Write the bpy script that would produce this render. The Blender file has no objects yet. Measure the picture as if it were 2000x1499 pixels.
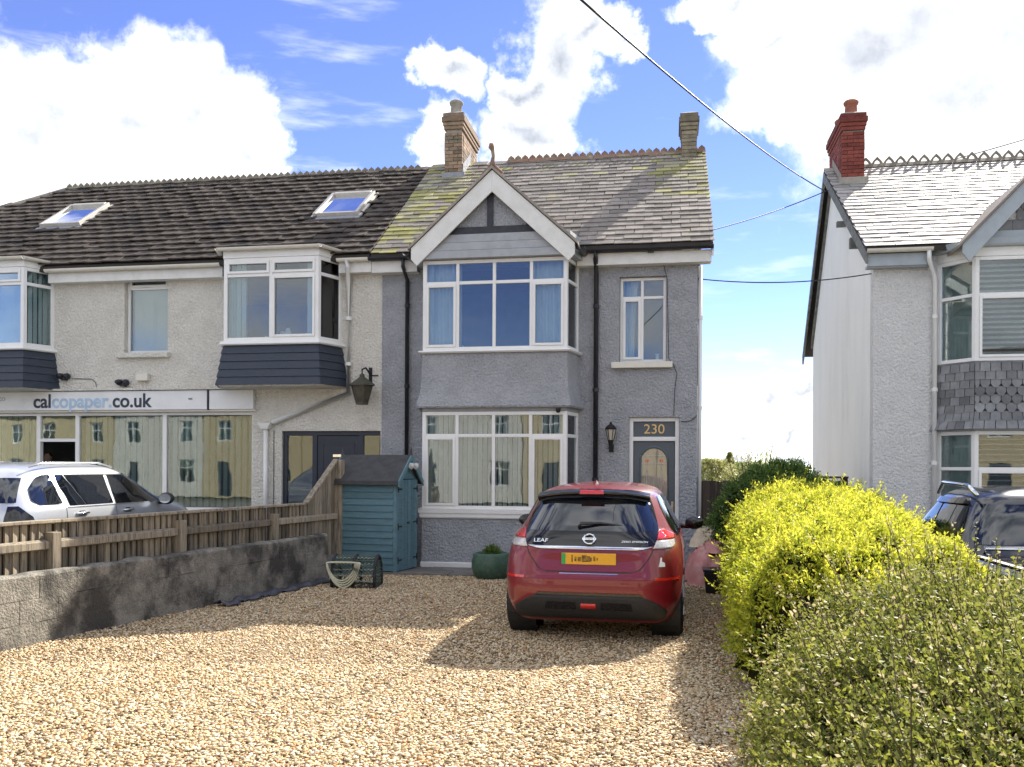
import bpy, bmesh, math, random
import numpy as np
from mathutils import Vector, Matrix
random.seed(7); rng = np.random.default_rng(7)
S = bpy.context.scene
COL = S.collection
R = math.radians

# ------------------------------------------------------------------ camera
F, CX, CY, H, ROLL = 1750.0, 1000.0, 915.0, 1.68, R(0.3)
cam = bpy.data.cameras.new('camera'); camo = bpy.data.objects.new('camera', cam); COL.objects.link(camo)
cam.sensor_fit = 'HORIZONTAL'; cam.sensor_width = 36; cam.lens = 36*F/2000
cam.shift_y = (CY-749.5)/2000; cam.clip_end = 3000; cam.clip_start = .05
camo.location = (0, 0, H); camo.rotation_euler = (math.pi/2, -ROLL, 0)
S.camera = camo
S.view_settings.view_transform = 'Standard'; S.view_settings.look = 'None'
S.cycles.max_bounces = 6; S.cycles.diffuse_bounces = 3; S.cycles.glossy_bounces = 3; S.cycles.transparent_max_bounces = 8
S.view_settings.exposure = 1.95; S.view_settings.gamma = 1.0

# ------------------------------------------------------------------ sun and sky
SUN = Vector((.826, 1.09, 1.11)).normalized()
sl = bpy.data.lights.new('sun', 'SUN'); sl.energy = 2.85; sl.angle = R(.5); sl.color = (1, .93, .82)
so = bpy.data.objects.new('sun', sl); COL.objects.link(so); so.location = (8, 12, 30)
so.rotation_euler = (-SUN).to_track_quat('-Z', 'Y').to_euler()
world = bpy.data.worlds.new('World'); S.world = world; world.use_nodes = True
NT = world.node_tree; NT.nodes.clear()
class NB:
    """tiny node-graph writer"""
    def __init__(s, nt): s.nt = nt
    def n(s, t, **k):
        n = s.nt.nodes.new(t)
        for a, b in k.items(): setattr(n, a, b)
        return n
    def _in(s, sock, v):
        if hasattr(v, 'links') or isinstance(v, bpy.types.NodeSocket): s.nt.links.new(v, sock)
        elif v is not None: sock.default_value = v
    def math(s, op, a, b=None, c=None, clamp=False):
        n = s.n('ShaderNodeMath', operation=op); n.use_clamp = clamp
        for i, v in enumerate((a, b, c)): s._in(n.inputs[i], v)
        return n.outputs[0]
    def vmath(s, op, a, b=None):
        n = s.n('ShaderNodeVectorMath', operation=op); s._in(n.inputs[0], a); s._in(n.inputs[1], b)
        return n.outputs[0]
    def noise(s, vec, scale, detail=5, rough=.55, dist=0):
        n = s.n('ShaderNodeTexNoise'); s._in(n.inputs['Vector'], vec); n.inputs['Scale'].default_value = scale
        n.inputs['Detail'].default_value = detail; n.inputs['Roughness'].default_value = rough
        n.inputs['Distortion'].default_value = dist
        return n.outputs[0]
    def step(s, v, a, b, t0=0., t1=1.):
        n = s.n('ShaderNodeMapRange', interpolation_type='SMOOTHSTEP'); s._in(n.inputs[0], v)
        for i, x in enumerate((a, b, t0, t1)): n.inputs[i+1].default_value = x
        return n.outputs[0]
    def mix(s, f, a, b, blend='MIX'):
        n = s.n('ShaderNodeMix', data_type='RGBA', blend_type=blend); s._in(n.inputs[0], f)
        for k, v in ((6, a), (7, b)):
            if isinstance(v, tuple) and len(v) == 3: v = v+(1,)
            s._in(n.inputs[k], v)
        return n.outputs[2]
w = NB(NT)
sky = w.n('ShaderNodeTexSky', sky_type='NISHITA'); sky.sun_disc = False
sky.sun_elevation = math.asin(SUN.z); sky.sun_rotation = math.atan2(SUN.x, SUN.y)
sky.air_density = 1.0; sky.dust_density = 0.0; sky.ozone_density = 3.0; sky.altitude = 2200
tc = w.n('ShaderNodeTexCoord'); sp = w.n('ShaderNodeSeparateXYZ'); NT.links.new(tc.outputs['Generated'], sp.inputs[0])
az = w.math('ARCTAN2', sp.outputs[0], sp.outputs[1]); el = w.math('ARCSINE', sp.outputs[2])
def azel(px, py):
    a = math.atan((px-CX)/F); return a, math.atan((CY-py)/F*math.cos(a))
warp = w.noise(tc.outputs['Generated'], 9, 6, .62)
warp2 = w.noise(tc.outputs['Generated'], 2.2, 3, .5)
CL = [(40,270,150,170),(110,240,130,125),(260,235,125,125),(370,235,105,130),(470,300,98,125),(220,370,300,140),(520,310,45,60),
      (1040,262,100,72),(870,300,70,62),(1085,110,95,125),(880,165,75,45),(1010,170,60,45),(1150,70,70,60),
      (1720,90,300,120),(1880,180,300,200),(1560,190,130,75),(1500,100,120,60),(1420,20,120,40),(1650,260,95,45),(1620,290,60,30),
      (1480,745,75,34),(1550,745,70,30),(1425,835,62,28),(1535,838,52,24),(1400,893,70,14),(1560,885,60,13),(1740,800,80,45),(1290,830,70,40)]
field = None
wv = w.n('ShaderNodeTexNoise'); NT.links.new(tc.outputs['Generated'], wv.inputs['Vector']); wv.inputs['Scale'].default_value = 11; wv.inputs['Detail'].default_value = 7; wv.inputs['Roughness'].default_value = .62
cb = w.n('ShaderNodeCombineXYZ'); NT.links.new(az, cb.inputs[0]); NT.links.new(el, cb.inputs[1])
uv = w.vmath('ADD', cb.outputs[0], w.vmath('MULTIPLY', w.vmath('SUBTRACT', wv.outputs['Color'], (.5, .5, .5)), (.15, .12, 0)))
for px, py, rx, ry in CL:
    a, e = azel(px, py)
    d = w.n('ShaderNodeVectorMath', operation='LENGTH')
    NT.links.new(w.vmath('MULTIPLY', w.vmath('SUBTRACT', uv, (a, e, 0)), (F/rx/1.05, F/ry/1.05, 0)), d.inputs[0])
    field = d.outputs['Value'] if field is None else w.math('MINIMUM', field, d.outputs['Value'])
field = w.math('SUBTRACT', 1.0, field)
# fair-weather clouds all round out of view, cover raised to fill shaded walls
front = w.step(sp.outputs[1], .55, .8)
gen = w.math('MULTIPLY', w.math('SUBTRACT', warp2, .46), 5.0)
gen = w.math('SUBTRACT', gen, w.math('MULTIPLY', front, 6.0))
field = w.math('MAXIMUM', field, gen)
dens = w.math('ADD', field, w.math('MULTIPLY', w.math('SUBTRACT', warp, .5), .9))
mask = w.step(dens, -.10, .36)
wisp = w.math('MULTIPLY', w.step(w.noise(w.vmath('MULTIPLY', tc.outputs['Generated'], (2.5, 2.5, 14)), 2.0, 6, .6), .52, .78), .38)
mask = w.math('MAXIMUM', mask, wisp)
shade = w.noise(tc.outputs['Generated'], 3.6, 7, .6)
g_ = w.math('ADD', w.math('MULTIPLY', dens, .8), w.math('MULTIPLY', shade, 1.1))
gm = w.n('ShaderNodeMapRange'); NT.links.new(g_, gm.inputs[0])
for i, x in enumerate((.50, 1.55, 0., 1.)): gm.inputs[i+1].default_value = x
ccol = w.mix(w.math('POWER', gm.outputs[0], .9), (.52, .52, .515), (.115, .128, .155))
hsv = w.n('ShaderNodeHueSaturation'); hsv.inputs['Hue'].default_value = .522; hsv.inputs['Saturation'].default_value = 1.08; hsv.inputs['Value'].default_value = 1.0
NT.links.new(sky.outputs[0], hsv.inputs['Color'])
bg1 = w.n('ShaderNodeBackground'); NT.links.new(hsv.outputs[0], bg1.inputs[0]); bg1.inputs[1].default_value = .064
bg2 = w.n('ShaderNodeBackground'); NT.links.new(ccol, bg2.inputs[0]); bg2.inputs[1].default_value = 1.08
mx = w.n('ShaderNodeMixShader'); NT.links.new(mask, mx.inputs[0]); NT.links.new(bg1.outputs[0], mx.inputs[1]); NT.links.new(bg2.outputs[0], mx.inputs[2])
world.cycles.sampling_method = 'MANUAL'; world.cycles.sample_map_resolution = 512
wo = w.n('ShaderNodeOutputWorld'); NT.links.new(mx.outputs[0], wo.inputs[0])

# ------------------------------------------------------------------ materials
MATS = {}
def mat(name, col, rough=.75, col2=None, vs=6., vlo=.35, vhi=.7, bump=0., bs=60., bdist=.01, metal=0., island=0., coat=0., spec=.4, stain=None, ss=1.5, slo=.5, shi=.75, stretch=None, fine=.06, fscale=90):
    """procedural material: base / second colour by noise, optional stain colour, per-piece variation, bump"""
    m = bpy.data.materials.new(name); m.use_nodes = True; nt = m.node_tree; b = NB(nt)
    p = nt.nodes['Principled BSDF']
    geo = b.n('ShaderNodeNewGeometry'); pos = geo.outputs['Position']
    if stretch: pos = b.vmath('MULTIPLY', pos, stretch)
    c = tuple(col)+(1,)
    cs = b.mix(b.step(b.noise(pos, vs, 6, .6), vlo, vhi), c, (tuple(col2) if col2 else tuple(x*.8 for x in col))+(1,))
    if stain: cs = b.mix(b.step(b.noise(pos, ss, 7, .65), slo, shi), cs, tuple(stain)+(1,))
    if fine:
        f = b.noise(geo.outputs['Position'], fscale, 3, .6)
        g = b.math('ADD', b.math('MULTIPLY', b.math('SUBTRACT', f, .5), fine*5), 1.0)
        cs = b.mix(1.0, cs, b.n('ShaderNodeCombineColor').outputs[0] if False else _grey(b, g), 'MULTIPLY')
    if island:
        oi = b.n('ShaderNodeObjectInfo')
        r = b.math('FRACT', b.math('ADD', b.math('MULTIPLY', oi.outputs['Random'], 7.31), geo.outputs['Random Per Island']))
        g = b.math('ADD', b.math('MULTIPLY', b.math('SUBTRACT', r, .5), island*2), 1.0)
        cs = b.mix(1.0, cs, _grey(b, g), 'MULTIPLY')
    nt.links.new(cs, p.inputs['Base Color'])
    p.inputs['Roughness'].default_value = rough; p.inputs['Metallic'].default_value = metal
    p.inputs['Specular IOR Level'].default_value = spec
    if coat: p.inputs['Coat Weight'].default_value = coat; p.inputs['Coat Roughness'].default_value = .04
    if bump:
        bn = b.n('ShaderNodeBump'); bn.inputs['Strength'].default_value = bump; bn.inputs['Distance'].default_value = bdist
        nt.links.new(b.noise(pos, bs, 4, .6), bn.inputs['Height']); nt.links.new(bn.outputs[0], p.inputs['Normal'])
    MATS[name] = m
    return m
def _grey(b, v):
    n = b.n('ShaderNodeCombineColor')
    for i in range(3): b._in(n.inputs[i], v)
    return n.outputs[0]
def glassmat(name, tint=(.8, .86, .86), base=.10, dark=None):
    m = bpy.data.materials.new(name); m.use_nodes = True; nt = m.node_tree; nt.nodes.clear(); b = NB(nt)
    fr = b.n('ShaderNodeFresnel'); fr.inputs[0].default_value = 1.5
    fac = b.math('ADD', b.math('MULTIPLY', fr.outputs[0], 1.25), base, clamp=True)
    gl = b.n('ShaderNodeBsdfGlossy'); gl.inputs['Roughness'].default_value = .015; gl.inputs[0].default_value = (.95, .97, 1, 1)
    bn = b.n('ShaderNodeBump'); bn.inputs['Strength'].default_value = .05; bn.inputs['Distance'].default_value = .02
    g2 = b.n('ShaderNodeNewGeometry'); nt.links.new(b.noise(g2.outputs['Position'], 1.7, 2, .5), bn.inputs['Height']); nt.links.new(bn.outputs[0], gl.inputs['Normal'])
    if dark is None:
        tr = b.n('ShaderNodeBsdfTransparent'); tr.inputs[0].default_value = tint+(1,)
    else:
        tr = b.n('ShaderNodeBsdfDiffuse'); tr.inputs[0].default_value = dark+(1,)
    mxs = b.n('ShaderNodeMixShader'); nt.links.new(fac, mxs.inputs[0]); nt.links.new(tr.outputs[0], mxs.inputs[1]); nt.links.new(gl.outputs[0], mxs.inputs[2])
    o = b.n('ShaderNodeOutputMaterial'); nt.links.new(mxs.outputs[0], o.inputs[0]); MATS[name] = m
    return m
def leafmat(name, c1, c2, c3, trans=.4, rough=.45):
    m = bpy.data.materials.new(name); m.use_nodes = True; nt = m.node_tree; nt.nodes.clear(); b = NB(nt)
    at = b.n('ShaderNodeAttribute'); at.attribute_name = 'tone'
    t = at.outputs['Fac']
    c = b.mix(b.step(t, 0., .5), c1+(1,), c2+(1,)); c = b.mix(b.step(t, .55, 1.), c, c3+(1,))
    p = b.n('ShaderNodeBsdfPrincipled'); nt.links.new(c, p.inputs['Base Color']); p.inputs['Roughness'].default_value = rough
    tr = b.n('ShaderNodeBsdfTranslucent'); nt.links.new(c, tr.inputs[0])
    mxs = b.n('ShaderNodeMixShader'); mxs.inputs[0].default_value = trans
    nt.links.new(p.outputs[0], mxs.inputs[1]); nt.links.new(tr.outputs[0], mxs.inputs[2])
    o = b.n('ShaderNodeOutputMaterial'); nt.links.new(mxs.outputs[0], o.inputs[0]); MATS[name] = m
    return m
def roughcast(name, col, col2, stain=None, bump=.9, slo=.56, shi=.8, fine=.15):
    m = mat(name, col, .9, col2, 3., .35, .7, bump, 26, .08, stain=stain, ss=1.1, slo=slo, shi=shi, fine=fine, fscale=32)  # fine colour noise stands in for light and dark of the relief
    return m
def slatemat(name, c1, c2, lich, moss=None, rough=.55, island=.35, llo=.52, lhi=.72, ls=1.1):
    """slates: per-piece tone, lichen patches; moss = (centre local world x, half width)"""
    m = mat(name, c1, rough, c2, 5., .3, .7, .5, 45, .006, island=island, stain=lich, ss=ls, slo=llo, shi=lhi, fine=.14, spec=.22)
    return m

GREYR = roughcast('grey_roughcast', (.46, .475, .50), (.39, .405, .43), (.40, .41, .42), 1.0)
CREAMR = roughcast('cream_roughcast', (.87, .84, .75), (.80, .77, .68), (.70, .66, .57), 1.0, fine=.11)
WHITER = roughcast('white_roughcast', (.88, .88, .86), (.82, .82, .80), (.78, .79, .78), 1.0, fine=.07)
WHITES = mat('white_smooth_render', (.86, .87, .84), .9, (.80, .81, .78), 2., stain=(.62, .64, .60), ss=.9, slo=.55, shi=.85, stretch=(1, 1, .25), bump=.2, bs=40)
UPVC = mat('white_upvc', (.82, .82, .80), .35, (.78, .78, .75), 3., fine=.02)
PAINTW = mat('white_paint_wood', (.74, .74, .71), .6, (.66, .66, .62), 5., stain=(.52, .50, .45), ss=3, slo=.62, shi=.85, bump=.1)
CREAMP = mat('cream_plastic', (.72, .69, .60), .5, (.66, .63, .55), 4.)
PAINTG = mat('grey_paint_wood', (.38, .395, .41), .6, (.32, .335, .35), 6., stain=(.5, .5, .48), ss=4, slo=.66, shi=.8, bump=.2, bs=30)
PALEG = mat('pale_blue_grey_paint', (.38, .43, .46), .55, (.34, .38, .41), 5.)
TIMBERB = mat('black_timber', (.030, .033, .040), .6, (.045, .048, .055), 8.)
BLACKP = mat('black_plastic_pipe', (.018, .019, .023), .35, (.028, .029, .033), 6.)
NAVY = mat('navy_boards', (.030, .042, .062), .5, (.045, .055, .075), 9., bump=.15, stretch=(1, 1, 6))
NAVYD = mat('navy_door', (.022, .028, .045), .35, (.028, .034, .05), 5.)
SIGNW = mat('sign_white', (.78, .79, .78), .4, (.72, .73, .72), 2., stain=(.6, .6, .57), ss=3, slo=.6, shi=.8)
INT = mat('room_interior', (.16, .155, .145), .9, (.12, .115, .11), 2.)
BLIND = mat('blind_fabric', (.78, .76, .70), .85, (.70, .69, .64), 4., fine=.04)
BLINDB = mat('blue_blind', (.62, .74, .80), .85, (.56, .68, .75), 4., fine=.04)
CURT = mat('curtain', (.80, .82, .80), .9, (.72, .75, .74), 6.)
GLASS = glassmat('window_glass', base=.03)
GLASSB = glassmat('shop_glass', tint=(.72, .80, .78), base=.035)
SKYG = glassmat('skylight_glass', tint=(.5, .55, .6), base=.85)
CARG = glassmat('car_glass', base=.05, dark=(.006, .008, .012))
CARGC = glassmat('car_glass_clear', tint=(.42, .46, .44), base=.06)
LEADG = glassmat('leaded_glass', base=.05, dark=(.30, .27, .20))
SLATE = slatemat('grey_slate', (.205, .18, .152), (.29, .258, .22), (.31, .29, .12), llo=.60, lhi=.75, island=.30)
MOSS = slatemat('mossy_slate', (.25, .235, .16), (.31, .285, .20), (.33, .315, .10), llo=.42, lhi=.6)
TILE = slatemat('dark_concrete_tile', (.056, .045, .036), (.090, .074, .060), (.03, .027, .026), island=.3, rough=.75)
PALESL = slatemat('pale_slate', (.30, .285, .265), (.38, .36, .335), (.40, .37, .27), rough=.62, island=.28, llo=.6, lhi=.8)
HUNG = slatemat('hung_slate', (.17, .175, .185), (.24, .245, .25), (.30, .30, .29), island=.3)
UNDER = mat('roof_underlay', (.05, .045, .04), .9)
RIDGE = mat('terracotta_ridge', (.27, .15, .10), .85, (.20, .15, .11), 6., stain=(.32, .30, .20), ss=4, slo=.5, shi=.7, bump=.3)
RIDGEG = mat('weathered_ridge', (.24, .21, .16), .9, (.17, .15, .12), 6., stain=(.34, .31, .22), ss=4, slo=.5, shi=.7, bump=.3)
MORTAR = mat('lime_mortar', (.36, .33, .28), .95, (.28, .26, .22), 9., bump=.3)
BRICK = mat('weathered_brick', (.34, .23, .15), .9, (.24, .18, .13), 9., stain=(.16, .14, .10), ss=3, slo=.5, shi=.7, bump=.5, bs=70, island=.35)
BRICKG = mat('lichen_brick', (.25, .21, .15), .9, (.18, .16, .12), 9., stain=(.30, .28, .17), ss=3, slo=.5, shi=.7, bump=.5, bs=70, island=.3)
BRICKR = mat('red_brick', (.24, .060, .045), .9, (.17, .045, .035), 9., stain=(.10, .05, .045), ss=3, slo=.55, shi=.75, bump=.4, bs=70, island=.3)
POT = mat('clay_pot', (.36, .13, .08), .8, (.25, .10, .07), 8., bump=.2)
LEAD = mat('lead_flashing', (.30, .31, .33), .5, (.22, .23, .25), 7.)
BLOCK = mat('concrete_block', (.34, .315, .265), .95, (.20, .19, .16), 7., .3, .7, 1., 40, .03, stain=(.075, .07, .062), ss=1.6, slo=.44, shi=.62, fine=.3, island=.05)
WOOD = mat('weathered_fence_wood', (.34, .285, .205), .9, (.23, .195, .145), 6., bump=.5, bs=30, stretch=(9, 9, .8), stain=(.12, .11, .092), ss=2.6, slo=.46, shi=.66, island=.38)
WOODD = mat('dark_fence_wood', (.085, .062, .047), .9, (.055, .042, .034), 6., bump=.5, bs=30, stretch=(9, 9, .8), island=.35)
TEAL = mat('teal_shed_paint', (.105, .20, .235), .7, (.085, .165, .195), 6., bump=.25, bs=25, stretch=(1, 1, 5), stain=(.17, .25, .27), ss=4, slo=.6, shi=.8, island=.12)
TEALF = mat('teal_frame_paint', (.13, .235, .27), .7, (.10, .19, .22), 6., bump=.25, bs=25)
FELT = mat('roof_felt', (.075, .075, .078), .95, (.055, .055, .057), 8., bump=.5, bs=120)
IRON = mat('black_iron', (.02, .02, .022), .5, metal=.3)
PATINA = mat('old_lantern_metal', (.075, .07, .05), .7, (.10, .10, .075), 20., metal=.3, bump=.3)
GOLD = mat('gold_numerals', (.72, .52, .24), .35, metal=.6)
DOORG = mat('grey_door', (.095, .115, .13), .4, (.085, .105, .12), 4.)
RED = mat('red_car_paint', (.20, .007, .016), .34, (.185, .006, .014), 3., coat=.75, metal=.0, fine=.01)
CARBLK = mat('gloss_black', (.008, .008, .010), .08, (.010, .010, .012), 3., coat=.5, fine=0)
TRIM = mat('black_car_trim', (.022, .023, .024), .55, (.03, .03, .032), 30., bump=.1)
CHROME = mat('chrome', (.78, .80, .83), .12, metal=1.0, fine=0)
REDL = mat('red_lamp', (.62, .018, .014), .12, (.5, .012, .01), 30., coat=1., fine=.05)
CLEARL = mat('clear_lamp', (.55, .53, .50), .12, (.42, .40, .38), 60., coat=1., fine=.1)
TYRE = mat('tyre', (.014, .014, .015), .85, (.02, .02, .02), 30., bump=.3)
PLATE = mat('yellow_plate', (.80, .42, .03), .4, (.74, .38, .03), 9.)
PGREEN = mat('plate_green', (.03, .42, .10), .4)
PMARK = mat('plate_smudge', (.10, .06, .02), .6, (.42, .22, .03), 30.)
SILVER = mat('silver_car_paint', (.60, .62, .65), .30, (.57, .59, .62), 3., coat=1., metal=.55, fine=.01)
DGREY = mat('dark_pickup_paint', (.055, .057, .062), .22, (.05, .052, .057), 3., coat=1., metal=.5, fine=.01)
CERAM = mat('green_glazed_pot', (.065, .13, .085), .5, (.045, .09, .062), 14., stain=(.10, .15, .10), ss=8, bump=.5, bs=35)
ROPE = mat('cream_rope', (.62, .60, .42), .9, (.52, .50, .36), 30., bump=.4, bs=120)
ROPEG = mat('green_net', (.06, .10, .075), .9, (.12, .15, .12), 30.)
ROPED = mat('dark_rubber', (.02, .02, .022), .8, (.05, .055, .06), 40.)
TARP = mat('faded_red_tarp', (.52, .20, .19), .55, (.60, .33, .30), 6., bump=.4, bs=14)
TARPC = mat('cream_tarp', (.62, .52, .38), .6, (.52, .42, .30), 7., bump=.3, bs=14)
SHEET = mat('black_membrane', (.05, .052, .065), .5, (.09, .09, .11), 12., bump=.4, bs=30)
PAVE = mat('paving_slab', (.20, .185, .165), .9, (.14, .13, .115), 5., bump=.4, stain=(.07, .07, .055), ss=2, slo=.5, shi=.7, island=.15)
GROUND = mat('ground_soil', (.12, .13, .08), .95, (.10, .09, .06), 2., bump=.3, bs=8)
ASPH = mat('asphalt', (.055, .055, .057), .9, (.045, .045, .047), 12., bump=.3, bs=150)
CONC = mat('forecourt_concrete', (.22, .21, .195), .9, (.17, .165, .155), 2., bump=.2)
CABLE = mat('cable', (.025, .027, .032), .5)
GRAVB = mat('gravel_bed', (.34, .26, .17), .95, (.22, .165, .11), 60., bump=1., bs=70, bdist=.03, fine=.2)
OPPW = mat('buff_render', (.58, .48, .30), .9, (.52, .43, .27), 2.)
SKIN = mat('skin', (.50, .30, .22), .6)
CLOTH = mat('dark_top', (.03, .035, .05), .9)
HAIR = mat('brown_hair', (.035, .022, .015), .7)
TXTN = mat('navy_letters', (.035, .045, .075), .5)
TXTB = mat('light_blue_letters', (.42, .58, .74), .5)
TXTG = mat('pale_grey_letters', (.50, .54, .58), .5)

# ------------------------------------------------------------------ mesh helpers
class MB:
    def __init__(s): s.v = []; s.f = []
    def add(s, vs, fs, M=None):
        o = len(s.v)
        s.v += [tuple(M @ Vector(p)) if M is not None else tuple(p) for p in vs]
        s.f += [tuple(i+o for i in f) for f in fs]
        return s
    def box(s, x0, x1, y0, y1, z0, z1, M=None):
        return s.add([(x0,y0,z0),(x1,y0,z0),(x1,y1,z0),(x0,y1,z0),(x0,y0,z1),(x1,y0,z1),(x1,y1,z1),(x0,y1,z1)],
                     [(0,3,2,1),(4,5,6,7),(0,1,5,4),(1,2,6,5),(2,3,7,6),(3,0,4,7)], M)
    def hexa(s, lo, hi, M=None):
        """4 lower + 4 upper corners, counter-clockwise from above"""
        return s.add(list(lo)+list(hi), [(0,3,2,1),(4,5,6,7),(0,1,5,4),(1,2,6,5),(2,3,7,6),(3,0,4,7)], M)
    def prism(s, poly, y0, y1, M=None):
        """polygon in (x,z), extruded along y"""
        n = len(poly)
        vs = [(x, y0, z) for x, z in poly]+[(x, y1, z) for x, z in poly]
        fs = [tuple(range(n)), tuple(range(2*n-1, n-1, -1))]+[(i, i+n, (i+1) % n+n, (i+1) % n) for i in range(n)]
        return s.add(vs, fs, M)
    def plan(s, poly, z0, z1, M=None):
        n = len(poly)
        vs = [(x, y, z0) for x, y in poly]+[(x, y, z1) for x, y in poly]
        fs = [tuple(range(n-1, -1, -1)), tuple(range(n, 2*n))]+[(i, (i+1) % n, (i+1) % n+n, i+n) for i in range(n)]
        return s.add(vs, fs, M)
    def tube(s, pts, r, n=8, closed=False, M=None):
        pts = [Vector(p) for p in pts]; m = len(pts); vs = []; fs = []; up = Vector((0, 0, 1))
        for i, p in enumerate(pts):
            a = pts[(i-1) % m] if (closed or i) else p; b = pts[(i+1) % m] if (closed or i < m-1) else p
            t = (b-a).normalized(); q = up if abs(t.z) < .95 else Vector((1, 0, 0))
            e1 = t.cross(q).normalized(); e2 = t.cross(e1)
            rr = r[i] if isinstance(r, (list, tuple)) else r
            vs += [p+(e1*math.cos(k*2*math.pi/n)+e2*math.sin(k*2*math.pi/n))*rr for k in range(n)]
        for i in range(m if closed else m-1):
            j = (i+1) % m
            fs += [(i*n+k, i*n+(k+1) % n, j*n+(k+1) % n, j*n+k) for k in range(n)]
        if not closed: fs += [tuple(range(n-1, -1, -1)), tuple(range((m-1)*n, m*n))]
        return s.add(vs, fs, M)
    def lathe(s, prof, n=20, M=None, cap=True):
        vs = []; fs = []; m = len(prof)
        for r, z in prof: vs += [(r*math.cos(2*math.pi*k/n), r*math.sin(2*math.pi*k/n), z) for k in range(n)]
        for i in range(m-1): fs += [(i*n+k, i*n+(k+1) % n, (i+1)*n+(k+1) % n, (i+1)*n+k) for k in range(n)]
        if cap: fs += [tuple(range(n-1, -1, -1)), tuple(range((m-1)*n, m*n))]
        return s.add(vs, fs, M)
    def grid(s, rows, closed=False, M=None, flip=False):
        n = len(rows[0]); vs = [p for r in rows for p in r]; fs = []
        for i in range(len(rows)-1):
            for k in range(n if closed else n-1):
                q = (i*n+k, i*n+(k+1) % n, (i+1)*n+(k+1) % n, (i+1)*n+k)
                fs.append(q[::-1] if flip else q)
        return s.add(vs, fs, M)
    def build(s, name, m, parent=None, smooth=False, bevel=0., solid=0.):
        me = bpy.data.meshes.new(name); me.from_pydata(s.v, [], s.f); me.update()
        bm = bmesh.new(); bm.from_mesh(me); bmesh.ops.recalc_face_normals(bm, faces=bm.faces); bm.to_mesh(me); bm.free()
        return link(name, me, m, parent, smooth, bevel, solid)
def link(name, me, m, parent=None, smooth=False, bevel=0., solid=0.):
    o = bpy.data.objects.new(name, me); COL.objects.link(o)
    if m and not me.materials: me.materials.append(m)
    if parent: o.parent = parent
    if smooth: me.polygons.foreach_set('use_smooth', [True]*len(me.polygons))
    if solid:
        d = o.modifiers.new('solid', 'SOLIDIFY'); d.thickness = solid; d.offset = 0
    if bevel:
        d = o.modifiers.new('bevel', 'BEVEL'); d.width = bevel; d.segments = 2; d.limit_method = 'ANGLE'; d.angle_limit = R(40)
    return o
def tag(o, label, cat, group=None, kind=None):
    if label: o['label'] = label
    if cat: o['category'] = cat
    if group: o['group'] = group
    if kind: o['kind'] = kind
    return o
def root(name, loc, rz, label, cat, group=None):
    o = bpy.data.objects.new(name, None); COL.objects.link(o); o.location = loc; o.rotation_euler = (0, 0, rz); o.empty_display_size = .2
    return tag(o, label, cat, group)
def ray(px, py):
    dx, dy = px-CX, py-CY
    x = dx*math.cos(ROLL)+dy*math.sin(ROLL); y = -dx*math.sin(ROLL)+dy*math.cos(ROLL)
    return Vector((x/F, 1., -y/F))
def W(px, py, D): return Vector((0, 0, H))+ray(px, py)*D
def ground(px, py, z=0.):
    r = ray(px, py); return Vector((0, 0, H))+r*((z-H)/r.z)
class FR:
    """a house frame: x along the facade, y into the house, z up"""
    def __init__(s, O, b): s.O = Vector((O[0], O[1], 0)); s.b = b; s.i = Matrix.Rotation(b, 3, 'Z')
    def p(s, px, py, y=0.):
        c = s.i @ (Vector((0, 0, H))-s.O); d = s.i @ ray(px, py); q = c+d*((y-c.y)/d.y)
        return q.x, q.z
    def x(s, px, py, y=0.): return s.p(px, py, y)[0]
    def z(s, px, py, y=0.): return s.p(px, py, y)[1]
    def world(s, v): return s.i.inverted() @ Vector(v)+s.O
def seg(p0, p1):
    """matrix for a vertical panel from plan point p0 to p1 (left to right seen from outside), y inwards"""
    d = Vector((p1[0]-p0[0], p1[1]-p0[1], 0)); L = d.length; d /= L
    return Matrix(((d.x, -d.y, 0, p0[0]), (d.y, d.x, 0, p0[1]), (0, 0, 1, 0), (0, 0, 0, 1))), L
def text_mesh(body, size, depth=.004, align='CENTER', xscale=1.0, shear=0., bold=0.):
    c = bpy.data.curves.new('text', 'FONT'); c.body = body; c.size = size; c.extrude = depth; c.offset = bold; c.align_x = align; c.align_y = 'CENTER'; c.shear = shear
    o = bpy.data.objects.new('text', c); COL.objects.link(o)
    bpy.context.view_layer.update()
    me = bpy.data.meshes.new_from_object(o.evaluated_get(bpy.context.evaluated_depsgraph_get()))
    bpy.data.objects.remove(o)
    if xscale != 1.:
        for v in me.vertices: v.co.x *= xscale
    return me
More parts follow.
